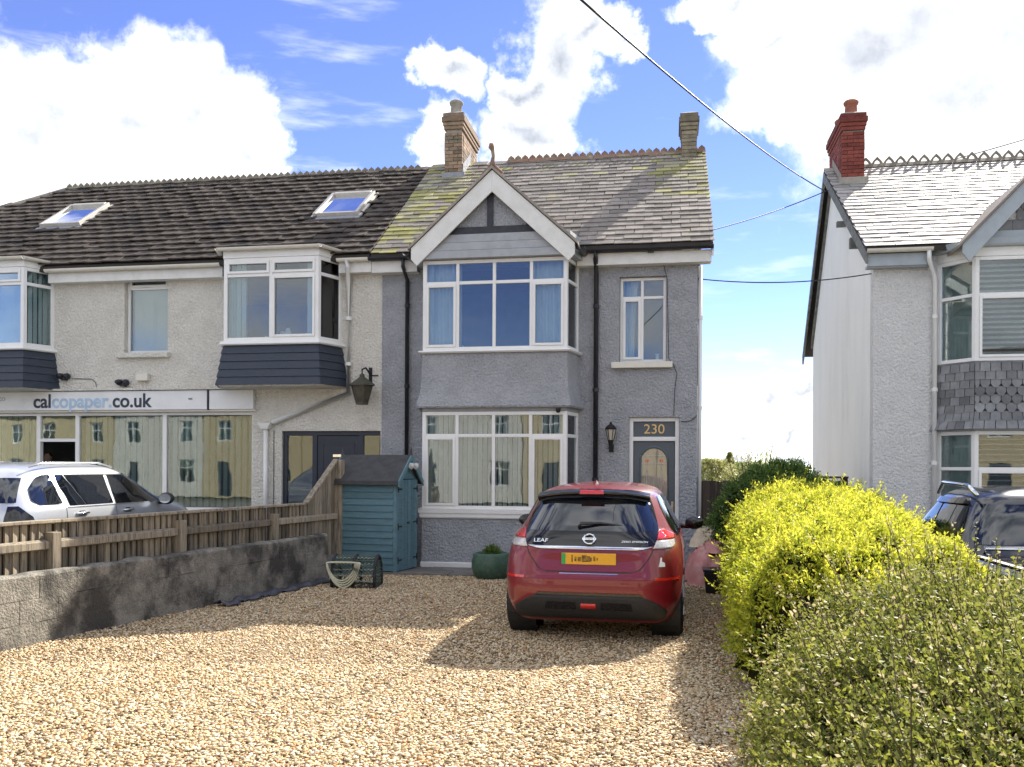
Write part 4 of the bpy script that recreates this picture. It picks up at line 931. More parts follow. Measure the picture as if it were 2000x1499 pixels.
# gable over that bay
gyr = -bdp-.22; gfx, gfz = RH.p(1880, 478, gyr); ga, gaz = RH.p(2000, 356, gyr); gsl = (gaz-gfz)/(ga-gfx); gmx = (bay0+bay1)/2; gap = gfz+gsl*(gmx-gfx)
for s_ in (-1, 1):
    fx = gmx+s_*(gmx-gfx)
    b = MB(); b.prism([(gmx, gap), (fx, gfz), (fx, gfz-.12), (fx-s_*.10, gfz-.26), (gmx, gap-.30)], gyr-(.002 if s_ > 0 else 0), gyr+.04); b.build('bargeboard', PALEG, wh)
    ybk = -.25+max(0, gap-rez)/rsl; b = MB(); t_ = .05; x9 = fx+s_*.06; z9 = gfz-gsl*.06
    b.add([(gmx, gyr-.04, gap+.01), (x9, gyr-.04, z9+.01), (x9, .3, z9+.01), (gmx, ybk+.2, gap+.01), (gmx, gyr-.04, gap+.01+t_), (x9, gyr-.04, z9+.01+t_), (x9, .3, z9+.01+t_), (gmx, ybk+.2, gap+.01+t_)], [(0,1,2,3),(4,7,6,5),(0,4,5,1),(1,5,6,2),(2,6,7,3),(3,7,4,0)])
    b.build('gable_roof', SLATE, wh)
MB().prism([(gfx+.2, ru1+.26), (2*gmx-gfx-.2, ru1+.26), (gmx, gap-.2)], -bdp-.02, -bdp+.1).build('gable_panel', WHITER, wh)
for r in range(6):
    z = ru1+.40+r*.17; half = (gap-.26-z)/gsl
    n = int(2*half/.2)
    for k in range(n):
        x = gmx-half+.1+k*.2+(.1 if r % 2 else 0)
        if x > gmx+.4: break
        MB().prism([(x+.03, z-.05), (x+.165, z-.05), (x+.195, z), (x+.195, z+.15), (x, z+.15), (x, z)], -bdp-.04, -bdp-.022).build('hung_slate', HUNG, wh)
MB().box(gfx+.30, 2*gmx-gfx-.3, -bdp-.06, -bdp-.024, ru1+.262, ru1+.38).build('tie_board', PALEG, wh)
cy0 = 3.0; c0, c1 = RH.x(1644, 300, cy0), RH.x(1689, 300, cy0)
rcz = rez+(cy0+.25)*rsl
wc = chimney(wh, c0, c1, cy0, cy0+1.5, rcz-.1, RH.z(1667, 222, cy0), BRICKR, pots=2)
MB().box(c0-.06, c1+.06, cy0-.10, cy0-.004, rcz-.09, rcz+.10).build('flashing', MORTAR, wc, bevel=.02)
MB().add([(c0-.012, cy0-.05, rcz), (c0-.012, rpy, rrz+.05), (c0-.012, rpy, rrz+.2), (c0-.012, cy0, rcz+.18)], [(0,1,2,3)]).build('flashing', MORTAR, wc, solid=.012)

# ================================================================== boundary wall and fence beside the shop
bwl = root('block_wall', WO, R(90)-math.atan2(WD.x, WD.y), 'low weathered concrete block wall along the gravel drive', 'wall')
# local x runs along the wall away from the street, y to the shop side
bms = {}
for c in range(3):
    for k in range(-8, 14):
        x = k*.45+(.225 if c % 2 else 0); l = .45
        if x > 5.75: continue
        if x+l > 5.8: l = 5.8-x
        kk = (round(l, 2), random.randrange(3))
        if kk not in bms:
            b = MB(); n = 4
            me = bpy.data.meshes.new('block'); bm = bmesh.new(); bmesh.ops.create_cube(bm, size=1.0)
            bmesh.ops.scale(bm, vec=(l+.002, .20, .2165), verts=bm.verts); bmesh.ops.bevel(bm, geom=bm.edges[:], offset=.005, segments=1, affect='EDGES')
            for v in bm.verts: v.co += Vector((random.gauss(0, .002), random.gauss(0, .003), random.gauss(0, .003)))
            bm.to_mesh(me); bm.free(); me.materials.append(BLOCK); bms[kk] = me
        o = bpy.data.objects.new('block', bms[kk]); COL.objects.link(o); o.parent = bwl
        o.location = (x+l/2, .10+random.gauss(0, .0015), .107+c*.218+random.gauss(0, .002)); o.rotation_euler = (random.gauss(0, .006), 0, random.gauss(0, .004))
MB().box(-3.6, 5.75, .022, .178, -.05, .648).build('mortar_core', BLOCK, bwl)
cp = MB(); rows = []
for k in range(60):
    x = -3.6+k*9.4/59; h = .668+random.gauss(0, .007)
    rows.append([(x, .0, .645), (x, .012, h), (x, .10, h+.012+random.gauss(0, .004)), (x, .188, h), (x, .2, .645)])
cp.grid(rows); cp.build('mortar_capping', BLOCK, bwl, smooth=True)

fen = root('board_fence', wl(0, .30), R(90)-math.atan2(WD.x, WD.y), 'weathered close board fence with capping behind the block wall', 'fence')
FW = FR((wl(0, .30)[0], wl(0, .30)[1]), -(R(90)-math.atan2(WD.x, WD.y)))
def alongf(px, py, off=0.):
    c = FW.i @ (Vector((0, 0, H))-FW.O); d = FW.i @ ray(px, py); q = c+d*((off-c.y)/d.y); return q.x, q.z
ft = 1.135; slope0 = alongf(597, 985)[0]; slope1 = alongf(656, 890)[0]
bmesh_ = [None]*4
k = 0; x = -3.4
while x < slope1:
    top = ft if x < slope0 else ft+(x-slope0)/(slope1-slope0)*.66
    wv_ = .098+random.uniform(-.004, .004)
    if x < slope0:
        i = random.randrange(4)
        if bmesh_[i] is None:
            b = MB(); w9 = .086+i*.002; b.hexa([(0, -.014, 0), (w9, .010, 0), (w9, .026, 0), (0, .010, 0)], [(0, -.014, .82), (w9, .010, .82), (w9, .026, .82), (0, .010, .82)])
            me = bpy.data.meshes.new('board'); me.from_pydata(b.v, [], b.f); me.materials.append(WOOD); bmesh_[i] = me
        o = bpy.data.objects.new('board', bmesh_[i]); COL.objects.link(o); o.parent = fen; o.location = (x, random.gauss(0, .003), top-.84+random.gauss(0, .004)); o.rotation_euler = (0, random.gauss(0, .008), 0)
        MB().box(x+.066, x+.130, .029, .036, .32, top-.03).build('gap_shade_strip', WOODD, fen)  # dark strips added behind the gaps to draw the shade between boards
    else:
        t2 = ft+(min(x+.1, slope1)-slope0)/(slope1-slope0)*.66
        MB().hexa([(x, 0, .3), (x+.104, -.01, .3), (x+.104, .004, .3), (x, .01, .3)], [(x, 0, top-.02), (x+.104, -.01, t2-.02), (x+.104, .004, t2-.02), (x, .01, top-.02)]).build('board', WOOD, fen)
    x += wv_
posts = [alongf(p_, 1080, -.08)[0] for p_ in (107, 355, 537)]; posts = [posts[0]-2*(posts[1]-posts[0]), posts[0]-(posts[1]-posts[0])*1.0]+posts
for xp in posts: MB().box(xp-.055, xp+.055, -.11, -.012, .3, 1.03+random.uniform(-.01, .02)).build('post', WOOD, fen, bevel=.006)
MB().box(slope1-.02, slope1+.09, -.11, .0, .0, 1.80).build('post', WOOD, fen, bevel=.006)
xa = -3.4
for xp in posts+[slope1]:
    if xp-.058 > xa:
        b = MB(); b.hexa([(xa, -.075, .865), (xp-.058, -.075, .865), (xp-.058, -.014, .85), (xa, -.014, .85)], [(xa, -.075, .935), (xp-.058, -.075, .935), (xp-.058, -.014, .955), (xa, -.014, .955)]); b.build('rail', WOOD, fen, bevel=.004)
    xa = xp+.058
x = -3.4
while x < slope0-.05:
    l = min(1.8, slope0-x); MB().box(x, x+l-.006, -.045, .045, ft-.022, ft+.012).build('capping', WOOD, fen, bevel=.006); x += l
MB().hexa([(slope0, -.045, ft-.02), (slope1, -.045, ft+.64), (slope1, .045, ft+.64), (slope0, .045, ft-.02)], [(slope0, -.045, ft+.02), (slope1, -.045, ft+.68), (slope1, .045, ft+.68), (slope0, .045, ft+.02)]).build('capping', WOOD, fen)

# ================================================================== shed
sn = ground(773, 1123); sd = ground(829, 1108); dg = (sd-sn).normalized(); sang = math.atan2(dg.y, dg.x)-R(90)
shed = root('garden_shed', sn, sang, 'small teal timber shed with felt roof in front of the grey house', 'shed')
# local: x to the right / doors face +x ; y away along the door end ; the planked side faces -y
gwid, sdep = .80, 1.08; e1, e2 = 1.50, 1.86
Mside = Matrix.Rotation(R(-6), 4, 'Z')
fr_ = MB(); fr_.box(-.05, 0, 0, .05, .04, e1); fr_.box(-sdep, -sdep+.05, 0, .05, .04, e1); fr_.box(-sdep, -sdep+.05, gwid-.05, gwid, .04, e1); fr_.box(-.05, 0, gwid-.05, gwid, .04, e1)
fr_.box(-sdep+.05, -.05, .02, .05, .05, .1); fr_.box(-sdep+.05, -.05, gwid-.05, gwid-.02, .05, .1); fr_.build('corner_frame', TEALF, shed)
n = 14; ph = (e1-.05)/n
for k in range(n):
    z = .05+k*ph
    b = MB(); b.hexa([(-sdep+.052, -.012, z+.003), (-.052, -.012, z+.003), (-.052, .014, z+.003), (-sdep+.052, .014, z+.003)], [(-sdep+.052, .004, z+ph), (-.052, .004, z+ph), (-.052, .014, z+ph), (-sdep+.052, .014, z+ph)]); b.build('plank', TEAL, shed)
    b = MB(); b.box(-sdep+.052, -.052, gwid-.014, gwid+.004, z+.003, z+ph-.003); b.build('plank', TEAL, shed)
    MB().box(-sdep-.004, -sdep+.01, .052, gwid-.052, z+.003, z+ph-.003).build('plank', TEAL, shed)
MB().prism([(0, e1), (gwid, e1), (gwid/2, e2-.02)], -.03, -.005, Matrix(((0, 1, 0, 0), (1, 0, 0, 0), (0, 0, 1, 0), (0, 0, 0, 1)))).build('gable_board', TEAL, shed)
MB().prism([(0, e1), (gwid, e1), (gwid/2, e2-.02)], -sdep+.005, -sdep+.03, Matrix(((0, 1, 0, 0), (1, 0, 0, 0), (0, 0, 1, 0), (0, 0, 0, 1)))).build('gable_board', TEAL, shed)
for k, (a, c) in enumerate(((.012, gwid/2-.004), (gwid/2+.004, gwid-.012))):
    d_ = MB().box(-.004, .014, a, c, .05, e1-.012).build('door', TEALF, shed)
    for j in range(3):
        l_ = (c-a)/3; MB().box(.0142, .022, a+j*l_+.004, a+(j+1)*l_-.002, .052, e1-.014).build('door_plank', TEAL, d_)
    for z in (.22, .80 if k else .75, e1-.16):
        h_ = MB(); y0_, y1_ = (a, a+.16) if k == 0 else (c-.16, c)
        h_.box(.023, .029, y0_, y1_, z-.012, z+.012); h_.box(.023, .030, (y0_ if k == 0 else y1_-.03), (y0_+.03 if k == 0 else y1_), z-.05, z+.05); h_.build('hinge', IRON, d_)
MB().box(.023, .033, gwid/2-.03, gwid/2+.06, .78, .81).build('latch', IRON, shed)
for s_ in (-1, 1):
    yo = -.09 if s_ < 0 else gwid+.09; zo = e1-.09*(e2-e1)/(gwid/2)+.02; ym = gwid/2
    b = MB(); b.hexa([(-sdep-.06, yo, zo), (.07, yo, zo), (.07, ym, e2), (-sdep-.06, ym, e2)] if s_ < 0 else [(-sdep-.06, ym, e2), (.07, ym, e2), (.07, yo, zo), (-sdep-.06, yo, zo)],
        [(-sdep-.06, yo, zo+.03), (.07, yo, zo+.03), (.07, ym, e2+.03), (-sdep-.06, ym, e2+.03)] if s_ < 0 else [(-sdep-.06, ym, e2+.03), (.07, ym, e2+.03), (.07, yo, zo+.03), (-sdep-.06, yo, zo+.03)])
    b.build('roof', FELT, shed, bevel=.008)
    for xx in (.071, -sdep-.085):
        b = MB(); b.add([(xx, yo, zo-.06), (xx, ym, e2-.06), (xx, ym, e2+.035), (xx, yo, zo+.035), (xx+.022, yo, zo-.06), (xx+.022, ym, e2-.06), (xx+.022, ym, e2+.035), (xx+.022, yo, zo+.035)], [(0,1,2,3),(7,6,5,4),(0,4,5,1),(1,5,6,2),(2,6,7,3),(3,7,4,0)]); b.build('bargeboard', TEALF, shed)
    MB().box(-sdep-.06, .07, yo-.012, yo-.001, zo-.03, zo+.03).build('eaves_trim', FELT, shed)
for xx in (.075, -sdep-.07): MB().lathe([(.03, 0), (.02, .05), (.008, .13)], 6, Matrix.Translation((xx, gwid/2, e2+.02))).build('finial', FELT, shed)
sl_ = MB()
for yy in (gwid/2-.08, gwid/2+.10): sl_.lathe([(.02, .03), (.05, .0), (.052, -.05)], 10, Matrix.Translation((.13, yy, e2-.14)) @ Matrix.Rotation(R(55), 4, 'Y'))
sl_.box(.06, .10, gwid/2-.03, gwid/2+.05, e2-.16, e2-.10); sl_.build('security_light', mat('light_lens', (.6, .6, .58), .2), shed)

# ================================================================== lobster pot, planter, membrane, paving
lp = ground(697, 1146); pot = root('lobster_pot', lp, R(-4), 'green netted lobster pot with coiled cream rope beside the shed', 'lobster pot')
pl_, pw_, pr_ = .62, .46, .42
b = MB(); b.box(-pl_/2, pl_/2, -pw_/2, -pw_/2+.03, .0, .03); b.box(-pl_/2, pl_/2, pw_/2-.03, pw_/2, .0, .03)
for k in range(6): b.box(-pl_/2+k*.118, -pl_/2+k*.118+.03, -pw_/2+.03, pw_/2-.03, .004, .026)
b.build('base_slats', WOODD, pot)
def arch_pts(x, s=1., n=16): return [(x, math.cos(a)*pw_/2*s, .02+(math.sin(a)**.7 if math.sin(a) > 0 else 0)*pr_*s) for a in np.linspace(0, math.pi, n)]
for x in (-.30, 0, .30): MB().tube(arch_pts(x), .024, 8).build('hoop', ROPED, pot, smooth=True)
b = MB()
for i in range(13):
    x = -.30+i*.05; p_ = arch_pts(x, .985, 22)
    b.tube([(q[0]+.025*((j % 2)*2-1), q[1], q[2]) for j, q in enumerate(p_)], .007, 5)
for i in range(9):
    a = (i+1)*math.pi/10; b.tube([(x, math.cos(a)*pw_/2*.99, .02+math.sin(a)**.7*pr_*.99) for x in np.linspace(-.3, .3, 9)], .008, 5)
for s_ in (-1, 1):
    for j in range(7):
        z = .06+j*.05; yw = pw_/2*math.sqrt(max(0, 1-(z/pr_)**2))
        b.tube([(s_*.30+.012*math.sin(k*2.4), -yw+k*yw/4, z+.012*math.cos(k*2)) for k in range(9)], .008, 5)
    for j in range(6): b.tube([(s_*.30, -.18+j*.07, .03), (s_*.30, -.16+j*.07, pr_*math.sqrt(max(.05, 1-((-.16+j*.07)/(pw_/2))**2))*.9)], .007, 5)
b.build('netting', ROPEG, pot)
b = MB()
for j in range(5):
    z = .10+j*.075; b.tube([(-.3+k*.03, -pw_/2*math.sqrt(max(0, 1-(z/pr_)**2))-.016+.012*(k % 2), z+.015*(k % 2)) for k in range(21)], .009, 5)
b.build('lacing', mat('pale_twine', (.34, .38, .34), .9, (.2, .24, .21), 40.), pot)
b = MB()
for j in range(4):
    w_ = .20+.012*j; d_ = .25+.03*j; cx = -.16+.012*j
    b.tube([(cx+w_*math.cos(a)*(1-.15*(math.sin(a) < 0)*abs(math.sin(a))), -.20-.05*(1-max(0, math.sin(a)))-.012*j, .36-.06*(math.sin(a) > 0)*math.sin(a)*.3+(d_*math.sin(a) if math.sin(a) < 0 else .02*math.sin(a))) for a in np.linspace(0, 2*math.pi, 28, endpoint=False)], .0115, 7, closed=True)
b.build('rope_coil', ROPE, pot, smooth=True)

pp = ground(957, 1131); pp.x += .02
pla = root('planter', pp, 0, 'round green glazed plant pot by the grey bay wall', 'planter')
MB().lathe([(.20, 0), (.26, .05), (.30, .16), (.30, .27), (.275, .36), (.27, .39), (.245, .40), (.235, .37), (.24, .33), (.0, .33)], 32, cap=False).build('pot', CERAM, pla, smooth=True)
MB().lathe([(.0, .342), (.237, .336)], 24, cap=False).build('soil', mat('soil', (.035, .026, .018), .95), pla)
# membrane roll lying along the wall foot
m0, m1 = ground(430, 1187), ground(644, 1137); rows = []
mdir = (m1-m0).normalized(); mn = Vector((mdir.y, -mdir.x, 0))
for k in range(46):
    p_ = m0.lerp(m1, k/45); wv_ = .10+.04*math.sin(k*.8)+.02*math.sin(k*2.3); r_ = []
    for j in range(9):
        t = j/8*2-1; z = .02+.045*max(0., 1-t*t)*(.6+.5*math.sin(k*.9+j*.5))+.014*math.sin(k*2.7+j*2.1)
        q = p_+mn*(t*wv_+.02*math.sin(k*.55)); r_.append((q.x, q.y, max(.016, z+.012)))
    rows.append(r_)
b = MB(); b.grid(rows)
tag(b.build('ground_membrane', SHEET, None, smooth=True, solid=.006), 'crumpled black sheet lying along the foot of the block wall', 'sheet')
# slabs along the front of the house
pav = root('paving', G.O, -B, 'worn dark stone slabs along the foot of the grey house', 'paving'); pav['kind'] = 'structure'
x = -.4; k = 0
while x < xr+.1:
    l = random.uniform(.55, .75)
    for r_, (ya, yb) in enumerate(((-1.62, -1.13), (-1.12, -.64), (-.63, -.03))):
        if r_ == 2 and bx0-.3 < x+l/2 < bx1+.3: continue
        MB().box(x+(.2 if r_ % 2 else 0), x+l-.012+(.2 if r_ % 2 else 0), ya, yb-.012, -.05, .035+random.uniform(-.006, .006)).build('slab', PAVE, pav, bevel=.008)
    x += l

# ================================================================== cars
def sm(xs, ys):
    """smooth (pchip-like) interpolation"""
    xs = np.array(xs, float); ys = np.array(ys, float); h = np.diff(xs); d = np.diff(ys)/h; m = np.zeros(len(xs)); m[0] = d[0]; m[-1] = d[-1]
    for i in range(1, len(xs)-1): m[i] = 0 if d[i-1]*d[i] <= 0 else 2*d[i-1]*d[i]/(d[i-1]+d[i])
    def f(x):
        x = min(max(x, xs[0]), xs[-1]); i = min(int(np.searchsorted(xs, x, 'right'))-1, len(xs)-2); t = (x-xs[i])/h[i]
        return float((2*t**3-3*t**2+1)*ys[i]+(t**3-2*t**2+t)*h[i]*m[i]+(-2*t**3+3*t**2)*ys[i+1]+(t**3-t**2)*h[i]*m[i+1])
    return f
class Body:
    """car body as stacked plan outlines: rear y, front y, half width and corner exponent by height"""
    def __init__(s, yr, yf, w_, n, yc): s.yr = sm(*yr); s.yf = sm(*yf); s.w = sm(*w_); s.n = sm(*n); s.yc = yc
    def pt(s, th, z, off=0.):
        def q(t):
            w_, n, c, sn_ = s.w(z), s.n(z), math.cos(t), math.sin(t)
            x = w_*math.copysign(abs(sn_)**(2/n), sn_); L_ = (s.yc-s.yr(z)) if c > 0 else (s.yf(z)-s.yc)
            return Vector((x, s.yc-math.copysign(L_*abs(c)**(2/n), c), z))
        p = q(th)
        if off:
            t1 = q(th+.004)-q(th-.004); dz = .01; z2 = z+dz
            zo = z; w0 = q(th)
            def qz(zz):
                w_, n, c, sn_ = s.w(zz), s.n(zz), math.cos(th), math.sin(th)
                x = w_*math.copysign(abs(sn_)**(2/n), sn_); L_ = (s.yc-s.yr(zz)) if c > 0 else (s.yf(zz)-s.yc)
                return Vector((x, s.yc-math.copysign(L_*abs(c)**(2/n), c), zz))
            t2 = qz(z+dz)-qz(z-dz); nn = t1.cross(t2).normalized()
            p = p+nn*off
        return p
    def tx(s, x, z):
        r = min(1., abs(x)/s.w(z)); return math.copysign(math.asin(r**(s.n(z)/2)), x)
    def ty(s, y, z, side=1):
        n = s.n(z)
        if y <= s.yc: t = math.acos(min(1., (s.yc-y)/(s.yc-s.yr(z)))**(n/2)) if y > s.yr(z) else 0
        else: t = math.pi-math.acos(min(1., (y-s.yc)/(s.yf(z)-s.yc))**(n/2))
        return t*side
    def mesh(s, zs, n=256):
        b = MB()
        ths = [2*math.pi*k/n for k in range(n)]
        ths = [t-.0*math.sin(4*t) for t in ths]
        b.grid([[tuple(s.pt(t, z)) for t in ths] for z in zs], closed=True)
        k = (len(zs)-1)*n; b.f += [tuple(range(n-1, -1, -1)), tuple(range(k, k+n))]
        return b
    def patch(s, name, m, parent, rows, nu=14, nz=8, off=.004, thick=.0, smooth=True):
        """rows: (z, theta0, theta1) from low to high"""
        zs = np.linspace(rows[0][0], rows[-1][0], nz); rz = [r[0] for r in rows]
        a = [float(np.interp(z, rz, [r[1] for r in rows])) for z in zs]; c = [float(np.interp(z, rz, [r[2] for r in rows])) for z in zs]
        b = MB(); b.grid([[tuple(s.pt(a[i]+(c[i]-a[i])*k/nu, z, off)) for k in range(nu+1)] for i, z in enumerate(zs)])
        o = b.build(name, m, parent, smooth=smooth)
        if thick:
            d = o.modifiers.new('solid', 'SOLIDIFY'); d.thickness = thick; d.offset = -1
        return o
    def rear(s, name, m, parent, rows, **k): return s.patch(name, m, parent, [(z, s.tx(a, z), s.tx(c, z)) for z, a, c in rows], **k)
    def side(s, name, m, parent, rows, sd=1, **k): return s.patch(name, m, parent, [(z, s.ty(a, z, sd), s.ty(c, z, sd)) for z, a, c in rows], **k)
def wheel(parent, x, y, r, wd, sd, rimm=None):
    T = Matrix.Translation((x, y, r)) @ Matrix.Rotation(R(90), 4, 'Y')
    ty_ = MB().lathe([(r*.62, -wd/2), (r*.9, -wd/2-.004), (r*.985, -wd/2+.03), (r, -wd/2+.06), (r, wd/2-.06), (r*.985, wd/2-.03), (r*.9, wd/2+.004), (r*.62, wd/2)], 32, T, cap=False).build('tyre', TYRE, parent, smooth=True)
    b = MB(); b.lathe([(r*.63, -wd/2+.01), (r*.6, -wd/2+.03), (r*.58, wd/2-.03), (r*.63, wd/2-.01)], 28, T, cap=True)
    for k in range(5):
        a = k*2*math.pi/5; b.box(-.03, .03, 0, r*.6, -.012, .012, T @ Matrix.Translation((0, 0, sd*wd/2-.0*sd)) @ Matrix.Rotation(a, 4, 'Z'))
    b.build('rim', rimm or mat_rim, ty_)
mat_rim = mat('alloy_rim', (.30, .31, .32), .35, metal=.8)

# --- red hatchback
RX = .868; RA = R(11.0); CS = 1.0
ax0 = ground(1164, 1233); rc_ = root('red_car', (ax0.x, ax0.y, 0), -RA, 'red electric hatchback parked on the gravel in front of the house', 'car')
KB = Body(([.20, .30, .40, .52, .62, .70, .80, .90, .96, 1.02, 1.10, 1.20, 1.32, 1.42, 1.44, 1.47, 1.50, 1.52, 1.53], [-.60, -.72, -.765, -.78, -.775, -.755, -.735, -.72, -.70, -.675, -.63, -.56, -.47, -.385, -.37, -.32, -.18, .05, .5]),
          ([.20, .35, .50, .70, .82, .92, 1.0, 1.08, 1.2, 1.35, 1.44, 1.50, 1.53], [3.55, 3.64, 3.66, 3.56, 3.40, 3.05, 2.70, 2.38, 2.15, 1.86, 1.62, 1.36, 1.0]),
          ([.20, .30, .45, .62, .78, .90, 1.0, 1.06, 1.15, 1.28, 1.38, 1.44, 1.48, 1.51, 1.53], [.80, .845, .885, .895, .89, .875, .845, .81, .765, .70, .645, .60, .53, .40, .20]),
          ([.2, .7, .9, 1.0, 1.1, 1.4, 1.53], [7.0, 7.0, 6.2, 5.2, 4.6, 4.2, 2.6]), 1.25)
zs = list(np.linspace(.20, 1.36, 46))+[1.39, 1.415, 1.44, 1.46, 1.475, 1.49, 1.50, 1.51, 1.52, 1.527, 1.53]
bo = KB.mesh(zs).build('body', RED, rc_, smooth=True)
cut = MB()
for sd in (-1, 1):
    for y in (0., 2.70): cut.lathe([(.36, -.16), (.36, .16)], 28, Matrix.Translation((sd*.86, y, .32)) @ Matrix.Rotation(R(90), 4, 'Y'))
cme = bpy.data.meshes.new('arch'); cme.from_pydata(cut.v, [], cut.f)
bmx = bmesh.new(); bmx.from_mesh(cme); bmesh.ops.recalc_face_normals(bmx, faces=bmx.faces); bmx.to_mesh(cme); bmx.free()
cob = bpy.data.objects.new('arch', cme); COL.objects.link(cob); cob.parent = rc_
bpy.context.view_layer.update()
md = bo.modifiers.new('arches', 'BOOLEAN'); md.object = cob; md.operation = 'DIFFERENCE'; md.solver = 'EXACT'
bpy.context.view_layer.update()
me2 = bpy.data.meshes.new_from_object(bo.evaluated_get(bpy.context.evaluated_depsgraph_get())); bo.modifiers.clear(); bo.data = me2
bpy.data.objects.remove(cob)
for p_ in me2.polygons: p_.use_smooth = True
for sd in (-1, 1):
    for y in (0., 2.70):
        wheel(rc_, sd*.775, y, .318, .215, sd)
        MB().lathe([(.355, -.14), (.355, .14)], 24, Matrix.Translation((sd*.72, y, .32)) @ Matrix.Rotation(R(90), 4, 'Y'), cap=False).build('wheel_arch_liner', TRIM, rc_)
# rear: glass, gloss black panel, chrome strip, lamps
KB.rear('rear_window', CARG, rc_, [(1.075, -.60, .60), (1.12, -.60, .60), (1.30, -.55, .55), (1.40, -.51, .51)], off=.006, nu=24, nz=10)
KB.rear('tailgate_panel', CARBLK, rc_, [(.935, -.55, .55), (.95, -.61, .61), (1.0, -.63, .63), (1.073, -.64, .64)], off=.007, nu=24)
for sd in (-1, 1):
    KB.rear('pillar_trim', CARBLK, rc_, [(1.074, sd*.602, sd*.645), (1.12, sd*.602, sd*.64), (1.30, sd*.552, sd*.585), (1.40, sd*.512, sd*.545)], off=.006, nu=3)
KB.rear('chrome_strip', CHROME, rc_, [(.905, -.46, .46), (.918, -.54, .54), (.934, -.60, .60)], off=.012, nu=24, nz=4, thick=.01)
# spoiler over the glass
b = MB(); rows = []
for k in range(25):
    x = -.56+1.12*k/24; y = -.50+.16*(abs(x)/.56)**3; zt = 1.475-.05*(abs(x)/.56)**2.5
    rows.append([(x, -.20, zt+.012), (x, y+.02, zt-.012), (x, y, zt-.03), (x, y+.03, zt-.055), (x, -.25, zt-.05)])
b.grid(rows); b.build('spoiler', CARBLK, rc_, smooth=True)
b = MB(); rows = []
for k in range(25):
    x = -.555+1.11*k/24; y = -.485+.16*(abs(x)/.56)**3; zt = 1.475-.05*(abs(x)/.56)**2.5
    rows.append([(x, y-.004, zt-.052), (x, y+.025, zt-.078), (x, -.30, zt-.07)])
b.grid(rows); b.build('spoiler_underside', CARBLK, rc_, smooth=True)
b = MB(); b.hexa([(-.12, -.520, 1.430), (.12, -.520, 1.430), (.12, -.47, 1.430), (-.12, -.47, 1.430)], [(-.11, -.512, 1.466), (.11, -.512, 1.466), (.11, -.47, 1.472), (-.11, -.47, 1.472)]); b.build('brake_light', REDL, rc_, bevel=.005)
for sd in (-1, 1):
    R_ = [(.925, sd*.655, -.42), (.985, sd*.70, -.36)]
    def lamp(nm, m, rows, off): KB.patch(nm, m, rc_, [(z, KB.tx(x, z), KB.ty(y, z, sd)) for z, x, y in rows], off=off, nu=16, nz=7, thick=.01)
    lamp('tail_light', REDL, [(.995, sd*.632, -.30), (1.03, sd*.638, -.20), (1.09, sd*.65, -.38)], .016)
    lamp('reversing_light', CLEARL, [(.92, sd*.60, -.52), (.95, sd*.615, -.38), (.992, sd*.630, -.31)], .013)
    KB.patch('reflector', REDL, rc_, [(z, KB.tx(sd*.62, z), KB.tx(sd*.85, z)) for z in (.628, .652)], off=.006, nu=8, nz=3)
    # door glass, sill trim
    KB.side('side_window', CARG, rc_, [(1.03, -.05, 2.15), (1.10, -.10, 2.10), (1.30, -.02, 1.72), (1.40, .15, 1.50)], sd=sd, off=.006, nu=24)
    KB.side('side_trim', CARBLK, rc_, [(1.012, -.05, 2.2), (1.028, -.05, 2.2)], sd=sd, off=.008, nu=20, nz=3)
    KB.side('sill_trim', TRIM, rc_, [(.22, .45, 2.2), (.30, .45, 2.2)], sd=sd, off=.006, nu=12, nz=3)
    mr = MB(); mr.lathe([(.0, -.055), (.05, -.05), (.075, -.02), (.078, .02), (.06, .045)], 20, Matrix.Translation((sd*1.005, 1.62, 1.045)) @ Matrix.Rotation(R(90), 4, 'X') @ Matrix.Diagonal((1.4, 1, 1, 1)).to_4x4())
    mr.tube([(sd*.80, 1.72, 1.0), (sd*.95, 1.66, 1.0)], .03, 8); mo = mr.build('door_mirror', CARBLK, rc_, smooth=True)
    MB().lathe([(.0, .0), (.062, .002)], 20, Matrix.Translation((sd*1.005, 1.585, 1.045)) @ Matrix.Rotation(R(90), 4, 'X') @ Matrix.Diagonal((1.4, 1, 1, 1)).to_4x4(), cap=False).build('mirror_glass', CHROME, mo)
# panel gaps of the tailgate
for sd in (-1, 1): KB.rear('panel_gap', TRIM, rc_, [(.70, sd*.40, sd*.425), (.72, sd*.47, sd*.485), (.78, sd*.52, sd*.53), (.915, sd*.60, sd*.61)], off=.003, nu=2, nz=14)
KB.rear('panel_gap', TRIM, rc_, [(.692, -.41, .41), (.702, -.41, .41)], off=.003, nz=2)
KB.rear('tailgate_lip', CHROME, rc_, [(.676, -.28, .28), (.682, -.28, .28)], off=.006, nz=2)
KB.rear('diffuser', TRIM, rc_, [(.24, -.70, .70), (.33, -.74, .74), (.40, -.66, .66), (.455, -.56, .56), (.475, -.50, .50)], off=.008, nu=24, thick=.01)
KB.rear('diffuser_edge', CARBLK, rc_, [(.476, -.52, .52), (.50, -.48, .48)], off=.012, nu=24, nz=3)
KB.rear('fog_light', REDL, rc_, [(.355, -.075, .075), (.40, -.07, .07)], off=.02, nu=4, nz=3, thick=.01)
KB.rear('diffuser_black_patch', CARBLK, rc_, [(.34, .12, .42), (.41, .12, .40)], off=.012, nu=4, nz=3); KB.rear('diffuser_black_patch', CARBLK, rc_, [(.34, -.42, -.12), (.41, -.40, -.12)], off=.012, nu=4, nz=3)  # gloss black patches on the diffuser, either side of the fog light
